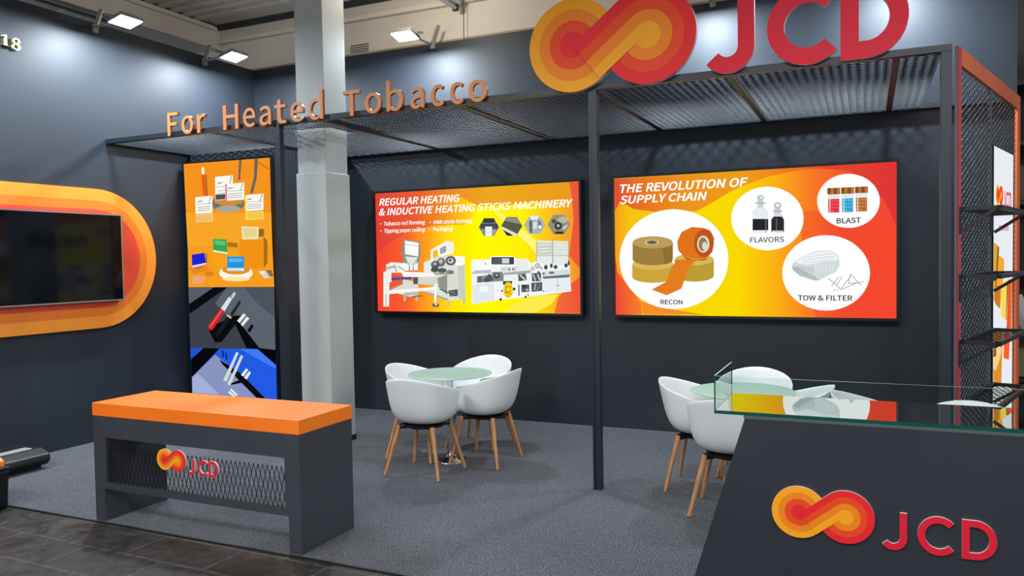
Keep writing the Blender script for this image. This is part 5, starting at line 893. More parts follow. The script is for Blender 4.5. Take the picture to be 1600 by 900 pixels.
# hall ceiling: corrugated deck between beige beams
mb = MB()
ys = []; y = 1.08; z1, z2 = 4.68, 4.72
while y < 7.36:
    ys += [(y, z1), (y+.07, z1), (y+.10, z2), (y+.15, z2)]; y += .18
ys += [(7.6, z1)]
vs = [(x, a, b) for x in (-7.46, 4.0) for a, b in ys]; n = len(ys)
mb.add(vs, [(i, i+1, i+1+n, i+n) for i in range(n-1)], M_DECK)
ceil = struct('ceiling', mb, merge=False)
sol = ceil.modifiers.new('thickness', 'SOLIDIFY'); sol.thickness = .02; sol.offset = 1
mb = MB()
mb.box(-9, 4.0, 7.60, 8.4, 4.045, 4.62, M_CEIL); mb.box(-7.44, 4.0, 7.585, 7.62, 4.045, 4.085, pbr('tan_flange', '#a08a6a', .6)); mb.box(-7.44, 4.0, 7.53, 7.62, 4.44, 4.49, M_CEIL)
mb.box(-9, 4.0, 7.52, 8.4, 4.62, 4.69, M_DARKGAP)
struct('trim_2', mb)
mb = MB()
mb.box(-9.2, -7.44, .5, 7.6, 4.385, 4.70, M_CEIL); mb.box(-7.46, -7.40, .5, 7.53, 4.60, 4.64, M_CEIL); mb.box(-7.455, -7.425, .5, 7.58, 4.665, 4.68, M_DARKGAP)
struct('trim_3', mb)
# round slot marks in the beam by the column
tag(MB().box(-5.45, -5.2, 7.594, 7.599, 4.10, 4.11, M_DARKGAP).box(-5.45, -5.2, 7.594, 7.599, 4.125, 4.135, M_DARKGAP).box(-5.45, -5.2, 7.594, 7.599, 4.15, 4.16, M_DARKGAP).box(-5.45, -5.2, 7.594, 7.599, 4.175, 4.185, M_DARKGAP).build('vent_grille'),
    'small slotted vent low on the beige ceiling beam beside the column', 'vent')
mb = MB(); mb.tube([(-7.52, 2.0, 4.37), (-7.52, 6.35, 4.37)], .014, M_ALU); mb.tube([(-7.60, 2.0, 4.37), (-7.60, 6.3, 4.37)], .014, M_GREYB)
tag(mb.build('conduit_pipe', smooth=False), 'thin pale conduit pipes running under the left ceiling beam', 'pipe')
tag(MB().box(-7.97, -7.63, 5.65, 6.25, 4.36, 4.384, M_CEIL).build('junction_plate'), 'flat beige cover plate under the left ceiling beam near the conduit end', 'plate')
# ------------------------------------------------------------------ column
t = thing('concrete_column', 'pale grey square column passing through the mesh canopy', 'column', (-4.592, 5.928, 0))
MB().box(-.168, .168, -.176, .176, .05, 2.50, M_COLW).build('cladding', t, bevel=.006)
MB().box(-.155, .155, -.163, .163, 2.50, 4.68, M_COLW).build('shaft', t, bevel=.004)
MB().box(-.172, .172, -.18, .18, .008, .06, M_BLACK).build('base_strip', t)
# ------------------------------------------------------------------ canopy
t = thing('mesh_canopy', 'dark steel canopy of expanded mesh over the booth on slim posts', 'canopy', (0, 0, 0))
XR = .44
MB().box(XL+.004, .4545, YB, YB+.06, ZC, ZB, M_STEEL).build('front_beam', t)
MB().box(XL+.004, 1.0, YW-.06, YW-.004, ZC, ZB, M_STEEL).build('rear_beam', t)
MB().box(XL+.004, XL+.05, YB+.06, YW-.06, ZC, ZB, M_STEEL).build('side_beam', t)
for x, mt in ((-5.45, M_STEEL), (-4.2, M_STEEL), (-2.9, M_BEAMY), (-1.78, M_STEEL), (-.84, M_BEAMY), (.16, M_TRIMB)):
    MB().box(x-.022, x+.022, YB+.06, YW-.06, ZC+.002, ZB, mt).build('crossbar', t)
mesh_metal(MB(), XL+.06, XR, YB+.03, YW-.04,   .11, .05, .0016, .006, M_MESH, lambda x, y, n: (x, y, ZC+.012+n), .0022, (-4.775, -4.41, 5.745, 6.11)).build('mesh_panel', t, merge=False)
mb = MB().box(-1.813, -1.754, YB, YB+.058, .008, ZC, M_STEEL)
mb.box(-1.800, -1.790, YB-.001, YB, .008, ZC, M_BEZEL); mb.box(-1.754, -1.753, YB+.02, YB+.03, .008, ZC, M_BEZEL)
mb.build('post', t, bevel=.003)
MB().box(-4.665, -4.605, YB, YB+.058, .008, ZC, M_STEEL).build('post', t, bevel=.003)
MB().box(.395, .4545, YB, YB+.058, .008, ZC, M_STEEL).build('post', t, bevel=.003)
# ------------------------------------------------------------------ angled end frame with mesh (outer side)
ROT = math.atan2(2.08, .63)
FR = (0.47, 5.36, 0)
t = thing('mesh_end_frame', 'red and orange framed mesh screen closing the right end of the booth', 'screen', FR, ROT)
MB().box(.035, .10, -.015, .006, .008, 2.905, M_TRIMR).build('front_upright', t)
MB().box(.012, .035, -.008, .004, .008, 2.905, pbr('plum_strip', '#5a4a58', .5)).build('edge_strip', t)
MB().box(.10, 2.14, -.015, .006, 2.80, 2.905, M_TRIMO).build('top_rail', t)
MB().box(2.02, 2.14, -.015, .006, .008, 2.80, M_TRIMO).build('rear_upright', t)
MB().box(1.00, 1.06, .0-.008, .006, .008, 2.80, pbr('mid_upright_grey', '#4a4649', .5)).build('mid_upright', t)
MB().box(.10, 2.02, .0-.008, .006, .008, .10, M_STEEL).build('bottom_rail', t)
mesh_metal(MB(), .10, 2.02,   .10, 2.80, .10, .042, .003, .003, pbr('frame_mesh_lightened', '#3c3f3d', .6, 0.0), lambda x, y, n: (x, -.003+n, y)).build('mesh_panel', t, merge=False)  # strand grey lightened to stand for lit background showing through the holes
# white light box on the frame
t = thing('lit_sign', 'tall white backlit sign with red letters and orange shapes on the end frame', 'sign', (FR[0], FR[1], 0), ROT)
MB().box(1.065, 1.805, -.019, -.009, .295, 2.425, M_BEZEL).build('housing', t)
mb = MB(); mb.box(0, .74, -.0005, .0, 0, 2.115, emis('#e9edf3', 1.0, True))
mt = {}
draw_art(mb, ART_SIGN, mt, -.001)
LOGO_LIT = [emis(c) for c in ('#f7a01e', '#ee7a18', '#e85420', '#d8402a')]
emblem(mb, .065, 1.711, .071, -.0015, .0004, LOGO_LIT, emis('#f7a01e'), eps=.00008)
LR = emis('#d22a4a')
for fn, dx in ((letter_j, .23), (letter_c, 1.42), (letter_d, 2.75)):
    fn(mb, .065+.262+.018+(dx-.23)*.088, 1.711-.01, .088, -.0018, -.001, LR)
pn = mb.build('panel', t, merge=False); pn.location = (1.065, -.0196, .30)
# shelves on the frame
def shelf(z, label):
    t = thing('wire_shelf', label, 'shelf', (FR[0], FR[1], z), ROT, 'black wire shelves on the end frame')
    mb = MB(); D = -.235
    mb.box(.04, 1.03, D, D+.025, -.012, .012, M_BLACK); mb.box(.04, 1.03, -.045, -.02, -.012, .012, M_BLACK)
    mb.box(.04, .065, D, -.02, -.012, .012, M_BLACK); mb.box(1.005, 1.03, D, -.02, -.012, .012, M_BLACK); mb.build('frame', t)
    mesh_metal(MB(), .065, 1.005, D+.02, -.04, .10, .04, .004, .004, M_MESH, lambda x, y, n: (x, y, n)).build('mesh_tray', t, merge=False)
    for s in (.052, 1.018): MB().bar((s, -.032, -.125), (s, D+.03, -.008), .02, .02, M_BLACK).build('brace', t)
    for s in (.052, 1.018): MB().box(s-.014, s+.014, -.0235, -.0165, -.15, .012, M_BLACK).build('mounting_plate', t)
shelf(1.94, 'topmost black wire shelf on the red mesh end frame, at eye level')
shelf(1.535, 'second black wire shelf from the top on the red mesh end frame')
shelf(1.14, 'third black wire shelf from the top on the red mesh end frame')
shelf(.76, 'lowest black wire shelf on the end frame, seen behind the glass case')
# ------------------------------------------------------------------ canopy letters and emblem
def lettersign(ch, px0, px1, kind, label):
    low = {'F': (.21, 0), 'H': (.215, 0), 'T': (.205, 0), 'd': (.245, 0), 'b': (.245, 0), 't': (.205, 0)}
    h = low.get(ch, (.168, 0))[0]
    vs, fs = text_faces(ch, .012, 0, .1)
    x0 = min(v.x for v in vs); x1 = max(v.x for v in vs); y0 = min(v.y for v in vs); y1 = max(v.y for v in vs)
    vv = []
    for v in vs:
        vv.append(((v.x-x0)/(x1-x0)*(px1-px0), -.032 if v.z > 0 else -.002, (v.y-y0)/(y1-y0)*h))
    mb = MB(); front = []; rest = []
    for f in fs:
        (front if all(vs[i].z > .05 for i in f) else rest).append(f)
    mb.add(vv, front, M_COPPER); mb.add(vv, rest, M_COPSIDE)
    o = mb.build('sign_letter', loc=(px0, YB, ZC-.002))
    tag(o, label, 'letter', 'copper letters on the canopy edge')
LETT = [('F', -5.88, -5.752, 'capital F, first copper letter on the canopy edge'), ('o', -5.705, -5.565, 'round o right after the capital F on the canopy edge'),
 ('r', -5.515, -5.415, 'small copper r ending the first word on the canopy edge'), ('H', -5.205, -5.03, 'capital H, copper letter starting the second word on the canopy edge'),
 ('e', -4.975, -4.84, 'copper e right after the capital H on the canopy edge'), ('a', -4.79, -4.665, 'copper a above the left canopy post, between e and t'),
 ('t', -4.625, -4.50, 'small copper t just right of the left canopy post'), ('e', -4.455, -4.32, 'copper e in front of the left edge of the pale column'),
 ('d', -4.265, -4.115, 'tall copper d in front of the pale column, ending the second word'), ('T', -3.91, -3.745, 'capital T, copper letter at the right edge of the pale column'),
 ('o', -3.70, -3.54, 'copper o right after the capital T on the canopy edge'), ('b', -3.49, -3.335, 'tall copper b in the third word on the canopy edge'),
 ('a', -3.27, -3.145, 'copper a right after the tall b on the canopy edge'), ('c', -3.085, -2.97, 'first copper c of the third word, after the a'),
 ('c', -2.915, -2.80, 'second copper c of the third word, before the final o'), ('o', -2.755, -2.60, 'last copper o on the canopy edge, nearest the round emblem')]
for ch, a, b, lb in LETT: lettersign(ch, a, b, 0, lb)
LOGO = [pbr('logo_amber', '#f5a21c', .5, 0.0, **{'Specular IOR Level': .25}), pbr('logo_orange', '#ec8218', .5, 0.0, **{'Specular IOR Level': .25}), pbr('logo_vermilion', '#e8471f', .5, 0.0, **{'Specular IOR Level': .25}), pbr('logo_red', '#e5252b', .5, 0.0, **{'Specular IOR Level': .25})]
LOGOBIG = LOGO
M_RED = pbr('letter_red', '#d81e34', .5, 0.0, **{'Specular IOR Level': .25})
M_WSIDE = pbr('pale_acrylic_edge', '#e6d8da', .35)
M_RSIDE = pbr('big_sign_edge', '#b8a0a0', .5)
R = .329
tag(emblem(MB(), -2.241, 2.868, R, YB-.045, .04, LOGOBIG, M_RSIDE, eps=.0015).build('brand_emblem', merge=False),
    'large emblem of two linked orange and red discs standing on the canopy edge', 'emblem')
big = [('big_letter', letter_j, -.96, 'huge red letter J beside the round emblem on the canopy'), ('big_letter', letter_c, -.59, 'huge red letter C between J and D on the canopy'),
       ('big_letter', letter_d, -.155, 'huge red letter D at the right end of the canopy')]
for nm, fn, x0, lb in big:
    tag(fn(MB(), x0, 2.88, R*1.06, YB-.04, YB-.005, M_RED, M_RSIDE, .30).build(nm), lb, 'letter', 'huge red letters on the canopy')
# ------------------------------------------------------------------ lit wall screens
G = {
 'L': grad('left_screen_print', 2.39, [(0, '#f0402f'), (.4, '#f4602a'), (.7, '#fba81a'), (.95, '#fbe008'), (1.3, '#fdf600'), (1.8, '#faea08'), (2.05, '#f7c01a'), (2.39, '#f08a2a')]),
 'G1b': grad('left_screen_band', 2.39, [(0, '#dc4038'), (.6, '#e6602c'), (.95, '#e88a28'), (1.4, '#eaa41c'), (2.39, '#e8961e')]),
 'G1d': grad('left_screen_red', 2.39, [(0, '#dc3e38'), (.5, '#e4582e'), (.85, '#ee8a22'), (1.1, '#f6c414'), (1.2, '#fbd810')]),
 'G1c': grad('left_screen_corner', 2.39, [(1.8, '#f39030'), (2.1, '#ee6a3a'), (2.39, '#e85236')]),
 'R': grad('right_screen_print', 2.44, [(0, '#f29a1c'), (.15, '#f0c010'), (.7, '#f2d400'), (1.15, '#f4d400'), (1.45, '#f6b010'), (1.75, '#f57a22'), (2.05, '#f0512e'), (2.44, '#ee4530')]),
 'G2b': grad('right_screen_band', 2.44, [(0, '#dc4a32'), (.3, '#e4741f'), (.7, '#e8901c'), (1.2, '#ea981a'), (1.55, '#ea7a1e'), (1.9, '#e2442c'), (2.44, '#d83434')]),
 'G2c': grad('right_screen_sweep', 2.44, [(.9, '#f2b810'), (1.3, '#f29a18'), (1.7, '#f06a24'), (2.0, '#ee4a2c'), (2.44, '#f0442e')]),
 'G2d': grad('right_screen_corner', 2.44, [(0, '#ea4636'), (.25, '#f07a26'), (.5, '#f2a01c')]),
}
def lit_screen(x0, x1, z0, z1, art, base, label):
    t = thing('light_box_screen', label, 'screen', (x0, YW-.1, z0))
    w, h = x1-x0, z1-z0; e = .022
    mb = MB(); mb.box(-e, w+e, .012, .097, -e, h+e, M_BEZEL)
    for a in ((-e, w+e, -e, 0), (-e, w+e, h, h+e), (-e, 0, 0, h), (w, w+e, 0, h)): mb.box(a[0], a[1], -.022, .012, a[2], a[3], M_BEZEL)
    mb.build('frame', t)
    mb = MB(); mb.flat([(0, 0), (w, 0), (w, h), (0, h)], 0, G[base]); G[base].cycles.emission_sampling = 'AUTO'
    draw_art(mb, art, G, 0)
    mb.build('display', t, merge=False)
lit_screen(-4.97, -2.581, 1.137, 2.438, ART_LEFT, 'L', 'backlit wall screen picturing machinery under a white headline')
lit_screen(-2.225, .217, 1.134, 2.445, ART_RIGHT, 'R', 'backlit wall screen with white circles of tape rolls, bottles and filters')
t = thing('poster_light_box', 'tall backlit poster, orange above and dark blue below, left of the column', 'light box', (-6.682, YL-.12, .30))
MB().box(-.03, 1.205, .003, .118, -.291, 2.475, M_BEZEL).build('housing', t)
mb = MB(); mb.flat([(0, -.26), (1.18, -.26), (1.175, 2.457), (0, 2.457)], 0, emis('#12203c', 1.0)); draw_art(mb, ART_POSTER, {}, 0)
mb.build('poster_panel', t, merge=False)
# ------------------------------------------------------------------ left wall: pill shaped board, television, digits
t = thing('backing_board', 'orange pill shaped board with darker rings behind the television', 'board', (XL+.003, 4.69, 1.7585), math.pi/2)
def pill(r, L=.525):
    return [(L+r*math.cos(a), r*math.sin(a)) for a in [math.radians(-90+6*i) for i in range(31)]]+[(-L+r*math.cos(a), r*math.sin(a)) for a in [math.radians(90+6*i) for i in range(31)]]
PB = [pbr('board_amber', '#f0912a', .42), pbr('board_orange', '#e2741f', .42), pbr('board_red', '#d9452f', .42)]
mb = MB().prism(pill(.665), -.03, 0, PB[0]); mb.flat(pill(.552), -.0308, PB[1]); mb.flat(pill(.468), -.0316, PB[2]); mb.build('panel', t, merge=False)
t = thing('television', 'black wall television with a thin silver rim, switched off', 'television', (XL+.036, 4.69, 1.768), math.pi/2)
MB().box(-.745, .745, -.045, -.004, -.41, .41, M_BLACK).build('back_cover', t)
mb = MB()
for a in ((-.75, .75, -.418, -.406), (-.75, .75, .406, .418), (-.75, -.738, -.406, .406), (.738, .75, -.406, .406)): mb.box(a[0], a[1], -.055, -.04, a[2], a[3], M_SILVER)
mb.build('bezel', t)
MB().box(-.738, .738, -.051, -.0455, -.406, .406, M_TVGLASS).build('display', t)
def digit(ch, y0, y1, z0, z1, label):
    vs, fs = text_faces(ch, .01, 0, .1); x0 = min(v.x for v in vs); x1 = max(v.x for v in vs); b = min(v.y for v in vs); tt = max(v.y for v in vs)
    mb = MB(); mb.add([((v.x-x0)/(x1-x0)*(y1-y0), -.022 if v.z > 0 else 0, (v.y-b)/(tt-b)*(z1-z0)) for v in vs], fs, M_GOLD)
    if ch == '1':
        mb.box(0, y1-y0, -.022, 0, 0, .014, M_GOLD)
    tag(mb.build('wall_digit', loc=(XL+.003, y0, z0), rotz=math.pi/2), label, 'number', 'gold digits high on the left wall')
digit('1', 4.375, 4.44, 3.575, 3.68, 'gold digit 1 high on the dark left wall')
digit('8', 4.463, 4.535, 3.568, 3.673, 'gold digit 8 high on the dark left wall, right of the 1')
# ------------------------------------------------------------------ desk
t = thing('reception_desk', 'dark reception desk with orange top and open mesh front', 'desk', (-4.656, 3.533, .008))
W, D = 1.702, .501; h0 = .695; h1 = .779
MB().box(-.002, W+.002, -.002, D+.002, h0, h1, M_ORANGE).build('desktop', t, bevel=.002)
MB().box(0, .088, 0, D, 0, h0, M_DESK).build('side_panel', t)
MB().box(W-.088, W, 0, D, 0, h0, M_DESK).build('side_panel', t)
MB().box(.088, W-.088, 0, .02, .57, h0, M_DESK).build('front_apron', t)
mb = MB(); x0, x1, z0, z1 = .088, W-.088, .215, .57
for a in ((x0, x1, z0, z0+.042), (x0, x1, z1-.016, z1), (x0, x0+.022, z0+.042, z1-.016), (x1-.022, x1, z0+.042, z1-.016)): mb.box(a[0], a[1], .0, .03, a[2], a[3], M_DESK)
mb.build('mesh_frame', t)
mesh_metal(MB(), z0+.042, z1-.016, x0+.022, x1-.022,   .12, .035, .0028, .003, M_MESH, lambda x, y, n: (y, .018+n, x)).build('mesh_panel', t, merge=False)
emblem(MB(), .573, .392, .067, .0, .012, LOGO, M_WSIDE, eps=.0004).build('emblem', t, merge=False)
for fn, dx, nm in ((letter_j, .23, 'letter'), (letter_c, 1.42, 'letter'), (letter_d, 2.75, 'letter')):
    fn(MB(), .573+.245+dx*.069, .384, .069, .0, .014, M_RED, M_WSIDE).build(nm, t)
# ------------------------------------------------------------------ display counter with glass case
t = thing('display_counter', 'dark tapered display counter with glass case and red lettering', 'counter', (.0373, 3.742, .0085))
mb = MB()
mb.prism([(-.84, .0), (.84, .0), (.56, .917), (-.56, .917)], 0, .46, M_PANEL, M_DESKIN); mb.build('body', t)
MB().box(-.565, .565, .0, .47, .917, .93, pbr('dull_green_plate', '#4a5654', .5)).build('top_plate', t)
def pane(x0, x1, y0, y1, z0, z1, face, edge, thin, name):
    mb = MB(); vs = [(x, y, z) for z in (z0, z1) for y in (y0, y1) for x in (x0, x1)]
    fs = {'z-': (0, 2, 3, 1), 'z+': (4, 5, 7, 6), 'y-': (0, 1, 5, 4), 'y+': (2, 6, 7, 3), 'x-': (0, 4, 6, 2), 'x+': (1, 3, 7, 5)}
    for k, f in fs.items(): mb.add(vs, [f], face if k[0] == thin else (edge[k] if isinstance(edge, dict) else edge))
    return mb.build(name, t)
gx0, gx1, gd = -.699, .699, .507
pane(gx0, gx1, 0, gd, .931, .946, M_SHELF, M_GEDGE, 'z', 'glass_shelf')
E2 = {'z+': M_GEDGEL, 'z-': M_GEDGE, 'x-': M_GEDGE, 'x+': M_GEDGE, 'y-': M_GEDGE, 'y+': M_GEDGE}
pane(gx0+.006, gx1-.006, 0, .006, .9465, 1.109, M_GLASS, E2, 'y', 'glass_front')
pane(gx0, gx0+.006, 0, gd, .9465, 1.111, M_GLASS, E2, 'x', 'glass_end')
pane(gx1-.006, gx1, 0, gd, .9465, 1.111, M_GLASS, E2, 'x', 'glass_end')
emblem(MB(), -.440, .391, .1173, -.013, .012, LOGO, M_WSIDE, eps=.0005).build('emblem', t, merge=False)
for fn, dx in ((letter_j, .23), (letter_c, 1.40), (letter_d, 2.80)):
    fn(MB(), -.440+.4294+dx*.1183, .388, .1173, -.013, -.0005, M_RED, M_WSIDE).build('letter', t)
# ------------------------------------------------------------------ chairs
def chair_shell():
    mb = MB(); NA, NT = 96, 16; vs = []
    for j in range(NT+1):
        tt = j/NT
        for i in range(NA):
            a = 2*math.pi*i/NA                       # a = 0 points to the front (+y)
            c, s = math.cos(a), math.sin(a)
            p = 2.25
            k = (abs(s)**p+abs(c)**p)**(-1/p)
            rx, ry = .281*k, (.238 if c > 0 else .262)*k
            d = abs(math.degrees(math.atan2(s, c)))   # 0 front .. 180 back
            q = min(max((d-36)/(50-36), 0), 1); q = q*q*(3-2*q)
            q2 = min(max((d-48)/132, 0), 1); q2 = q2*q2*(3-2*q2)
            hz = .445+q*(.66-.445)+q2*(.795-.66)
            fl = .90+.10*min(max((hz-.45)/.2, 0), 1)
            B = [(0, .425), (.55, .42), (.93, .392), (.90, .53), (1.0, hz)]
            F = [(0, .425), (.4, .42), (.7, .43), (.9, .452), (1.0, .445)]
            B = [(F[m][0]*(1-q)+B[m][0]*q, F[m][1]*(1-q)+B[m][1]*q) for m in range(5)]
            u = 1-tt; w = [u**4, 4*u**3*tt, 6*u*u*tt*tt, 4*u*tt**3, tt**4]
            rr = sum(w[m]*B[m][0] for m in range(5)); z = sum(w[m]*B[m][1] for m in range(5))
            back = .045*max(0, -c)*max(0, (z-.45)/.35)
            vs.append((s*rx*rr, c*ry*rr-back, z))
    fs = [(j*NA+i, j*NA+(i+1) % NA, (j+1)*NA+(i+1) % NA, (j+1)*NA+i) for j in range(NT) for i in range(NA)]
    mb.add(vs, fs, M_WHITE); return mb
def make_chair(label, loc, rz, group):
    t = thing('tub_chair', label, 'chair', loc, rz, group)
    sh = chair_shell().build('seat_shell', t, smooth=True)
    so = sh.modifiers.new('thickness', 'SOLIDIFY'); so.thickness = .009; so.offset = 0
    sb = sh.modifiers.new('smooth', 'SUBSURF'); sb.levels = 1; sb.render_levels = 1
    mb = MB(); mb.prism([(-.17, 0), (-.13, 0), (.13, 0), (.17, 0)][1:3]+[(.13, .001), (-.13, .001)], 0, .001, M_BLACK) if False else None
    mb.lathe([(0, .378), (.15, .378), (.165, .388), (.175, .404), (.15, .412), (0, .412)], M_BLACK, 8)
    for sx in (-1, 1):
        for sy in (-1, 1): mb.cone((sx*.09, sy*.085, .395), (sx*.148, sy*.138, .392), .024, .022, M_BLACK, 10)
    mb.build('under_frame', t)
    for sx in (-1, 1):
        for sy in (-1, 1):
            MB().cone((sx*.24, sy*.217, .0125), (sx*.148, sy*.138, .40), .0115, .019, M_WOOD, 14).build('leg', t, smooth=False)
    return t
GA, GB = 'white tub chairs around the left glass table', 'white tub chairs around the right glass table'
ch = make_chair('white tub chair with its back to the camera, nearest at the left glass table', (-3.2, 5.33, 0), 0, GA)
dup(ch, (-2.905, 5.82, 0), math.pi/2, 'white tub chair on the right side of the left glass table', GA)
dup(ch, (-3.21, 6.32, 0), math.pi, 'white tub chair on the far side of the left glass table, by the wall', GA)
dup(ch, (-3.50, 5.79, 0), -math.pi/2, 'white tub chair on the left side of the left glass table', GA)
dup(ch, (-.81, 5.22, 0), 0, 'white tub chair partly hidden by the tapered display counter, back to the camera', GB)
dup(ch, (-1.10, 5.72, 0), -math.pi/2, 'white tub chair left of the right glass table, nearest the slim middle post', GB)
dup(ch, (-.80, 6.20, 0), math.pi, 'white tub chair behind the right glass table, seen above the glass case end', GB)
dup(ch, (-.51, 5.71, 0), math.pi/2, 'white tub chair right of the right glass table, its tip seen through the case', GB)
dup(ch, (.085, 5.48, 0), -math.pi/2, 'white tub chair seen through the middle of the glass case', 'white tub chairs behind the glass case')
dup(ch, (.54, 4.985, 0), math.pi, 'white tub chair rim behind the glass case in front of the red end frame', 'white tub chairs behind the glass case').scale = (1.02, 1.02, 1.02)
# ------------------------------------------------------------------ tables
def make_table(loc, label):
    t = thing('bistro_table', label, 'table', loc, 0, 'round glass tables')
    MB().lathe([(0, .732), (.345, .732), (.35, .735), (.35, .741), (.345, .744), (0, .744)], M_FROST, 64).build('glass_top', t)
    MB().lathe([(0, .724), (.06, .724), (.06, .7315), (0, .7315)], M_CHROME, 32).build('mounting_disc', t)
    MB().lathe([(.0, .02), (.032, .02), (.030, .05), (.028, .09), (.028, .724), (0, .724)], M_CHROME, 28).build('pillar', t, smooth=False)
    MB().lathe([(0, .0085), (.142, .0085), (.142, .013), (.13, .02), (.06, .034), (.036, .06), (.03, .09)], M_CHROME, 40).build('base', t, smooth=True)
    return t
tb = make_table((-3.185, 5.73, 0), 'round frosted glass table on chrome pedestal, between the column and the middle post')
dup(tb, (-.80, 5.63, 0), 0, 'round frosted glass table on chrome pedestal, right of the middle post behind the glass case', 'round glass tables')
# ------------------------------------------------------------------ floodlights
def make_flood(loc, rz, label):
    t = thing('flood_light', label, 'floodlight', loc, rz, 'floodlights along the wall tops')
    mb = MB(); mb.box(-.125, .125, -.095, .095, .004, .035, M_GREYB)
    for i in range(7): mb.box(-.10, .10, -.075+i*.024, -.068+i*.024, .035, .055, M_GREYB)
    hs = mb.build('housing', t, bevel=.004); hs.rotation_euler = (math.radians(-14), 0, 0)
    ln = MB().box(-.115, .115, -.085, .085, -.002, .0035, emis('#f4fbff', 14.0, True)).build('lens', t); ln.rotation_euler = (math.radians(-14), 0, 0)
    mb = MB(); mb.bar((-.14, 0, .02), (-.14, .12, .05), .008, .025, M_GREYB); mb.bar((.14, 0, .02), (.14, .12, .05), .008, .025, M_GREYB); mb.bar((-.144, .12, .05), (.144, .12, .05), .025, .008, M_GREYB); mb.build('yoke', t)
    mb = MB(); mb.tube([(0, .12, .05), (.03, .32, .03), (.05, .46, .03)], .012, M_ALU, 10); mb.build('arm', t)
    mb = MB(); mb.box(.03, .08, .465, .497, -.02, .06, M_GREYB); mb.bar((.06, .475, .05), (.13, .475, .22), .055, .02, M_ALU); mb.build('clamp', t)
    d = bpy.data.lights.new('flood_beam', 'AREA'); d.shape = 'RECTANGLE'; d.size = .22; d.size_y = .16; d.energy = FLOOD_W; d.color = (.80, .90, 1.0)
    lo = bpy.data.objects.new('flood_beam', d); COL.objects.link(lo); lo.parent = t; lo.location = (0, 0, -.012); lo.rotation_euler = (math.radians(2), 0, 0)
    return t
make_flood((-4.30, 6.925, 3.975), 0, 'bright floodlight on an arm at the back wall top, right of the column')
make_flood((-6.245, 6.58, 3.92), math.pi/2, 'bright floodlight near the corner of the left wall top, left of the column')
make_flood((-6.245, 5.22, 3.935), math.pi/2, 'bright floodlight on the left wall top, the one nearer the digits')
make_flood((-6.245, 3.80, 3.935), math.pi/2, 'floodlight on the left wall top on the entrance side of the gold digits')
make_flood((-1.35, 6.925, 3.985), 0, 'floodlight on the back wall top behind the huge letter J')
make_flood((.22, 6.925, 3.985), 0, 'floodlight on the back wall top behind the huge letter D')
# hanging tube lamp
t = thing('tube_lamp', 'white tube lamp hanging under the ceiling beam, above the back wall', 'lamp', (-3.98, 6.9, 4.36))
MB().box(-.05, .05, -.55, .55, .03, .07, M_WHITE).build('batten', t)
mb = MB(); mb.cone((0, -.55, .0), (0, -.1, .0), .022, .022, emis('#fff4dc', 5.0), 14); mb.build('lit_tube', t)
d = bpy.data.lights.new('tube_glow', 'POINT'); d.energy = 26; d.color = (1.0, .93, .82); d.shadow_soft_size = .06
lo = bpy.data.objects.new('tube_glow', d); COL.objects.link(lo); lo.parent = t; lo.location = (0, -.35, -.09)
MB().cone((0, -.1, 0), (0, .52, 0), .022, .022, M_WHITE, 14).build('tube', t)
MB().box(-.03, .03, .52, .56, -.03, .05, M_BLACK).build('end_cap', t)
tag(MB().cone((-3.93, 7.52, 4.02), (-3.93, 7.52, 4.62), .004, .004, M_BLACK, 6).build('hanging_cable'), 'thin vertical cable between the back wall top and the ceiling beam', 'cable')
# ------------------------------------------------------------------ tools at the left edge
t = thing('tool_bin', 'black bin with an orange lid on the carpet edge at far left', 'bin', (-5.69, 3.335, 0.001))
mb = MB(); mb.prism([(-.19, 0), (.19, 0), (.215, .27), (-.215, .27)], -.16, .16, M_BLACK); mb.build('tub', t, bevel=.012)
MB().box(-.22, .22, -.165, .165, .27, .295, M_BLACK).build('rim', t, bevel=.006)
mb = MB(); mb.prism([(-.205, .295), (.205, .295), (.20, .34), (.15, .365), (-.15, .365), (-.20, .34)], -.14, .14, pbr('orange_plastic', '#f08a1c', .4)); mb.build('lid', t, bevel=.01)
MB().bar((-.1, 0, .385), (.1, 0, .385), .03, .03, M_BLACK).build('handle', t, bevel=.006)
t = thing('tool_case', 'low black tool case with grey straps lying by the left wall', 'case', (-6.46, 4.13, .0085))
mb = MB(); mb.prism([(-.20, .03), (.20, .03), (.245, .075), (.235, .125), (.14, .165), (-.2, .165), (-.24, .12), (-.24, .07)], -.19, .19, M_BLACK); mb.build('shell', t, bevel=.012)
for x in (.02, .075): MB().prism([(x, .168), (x+.026, .168), (x+.085, .148), (x+.065, .146)], -.15, .12, pbr('grey_strap', '#8d8c86', .6)).build('strap', t)
MB().box(-.14, .17, -.15, .15, 0, .035, M_BLACK).build('foot_base', t)
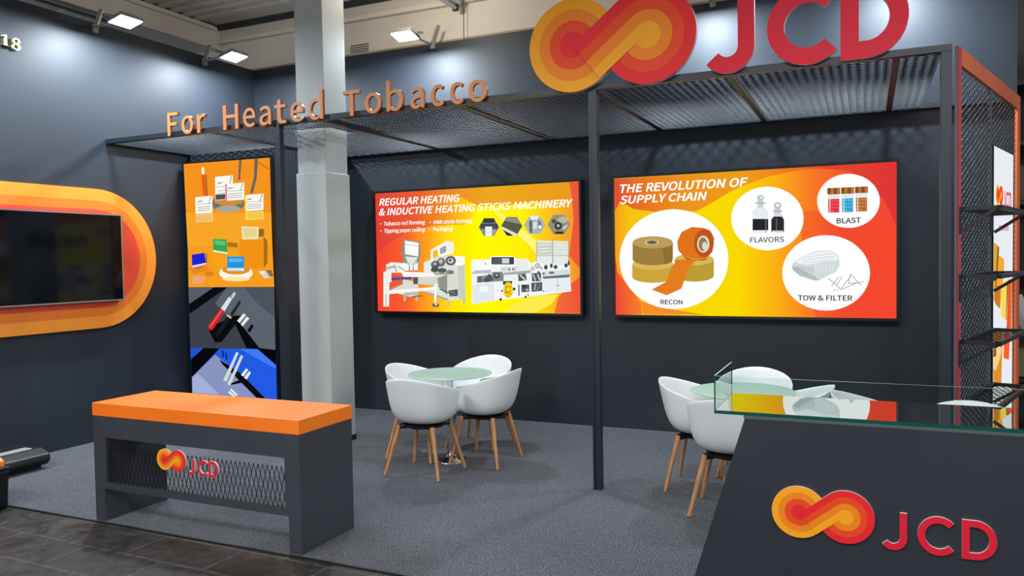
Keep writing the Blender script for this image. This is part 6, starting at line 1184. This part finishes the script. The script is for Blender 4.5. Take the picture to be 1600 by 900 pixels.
# ------------------------------------------------------------------ hall beyond the right end
struct('wall_far', MB().box(1.0, 6.0, 12.0, 12.1, 0, 6, noisy('far_hall_wall', '#2a2420', '#3a302a', 1.0, .7)))
t = thing('storage_rack', 'dark storage rack with shelves in the hall beyond the right end frame', 'rack', (1.9, 9.6, 0.001))
for x in (-.62, .6):
    mb = MB().box(x, x+.05, -.25, -.2, 0, 3.6, M_GREYB)
    for i in range(60): mb.box(x+.017, x+.033, -.2515, -.25, .1+i*.055, .13+i*.055, M_DARKGAP)
    mb.build('upright', t); MB().box(x, x+.05, .2, .25, 0, 3.6, M_GREYB).build('upright', t)
for z in (.35, .95, 1.45, 2.15, 2.75, 3.35): MB().box(-.62, .65, -.25, .25, z, z+.04, M_BEAMY if z in (.95, 2.75) else M_STEEL).build('rack_shelf', t)
MB().box(-.6, .63, .2, .21, 0, 3.6, pbr('rack_back', '#2b2622', .7)).build('back_panel', t)
tag(MB().box(1.36, 1.75, 9.42, 9.7, .992, 1.16, pbr('grey_box_unit', '#6d6a66', .5)).box(1.39, 1.45, 9.415, 9.42, 1.03, 1.12, M_BLACK).box(1.48, 1.70, 9.415, 9.42, 1.05, 1.10, M_WHITE).build('boxed_device'),
    'small grey boxed device on the storage rack beyond the end frame', 'box')
tag(MB().box(1.33, 1.8, 9.4, 9.75, 2.20, 2.55, pbr('brown_cardboard', '#6e5a40', .8)).build('cardboard_box'), 'brown cardboard box high on the storage rack beyond the end frame', 'box')
tag(MB().box(1.30, 1.85, 9.41, 9.78, .40, .66, pbr('tan_cardboard', '#8a7a60', .8)).build('cardboard_box'), 'tan cardboard box low on the storage rack beyond the end frame', 'box')
t = thing('step_ladder', 'pale aluminium ladder leaning in the hall beyond the right end frame', 'ladder', (1.60, 8.6, 0))
for dy in (-.2, .2): MB().bar((.10, dy, 0.02), (-.36, dy, 1.28), .03, .07, M_ALU).build('rail', t)
for k in range(4):
    f = .2+k*.22; MB().bar((.10-.46*f, -.2, 1.26*f+.02), (.10-.46*f, .2, 1.26*f+.02), .03, .05, M_ALU).build('rung', t)
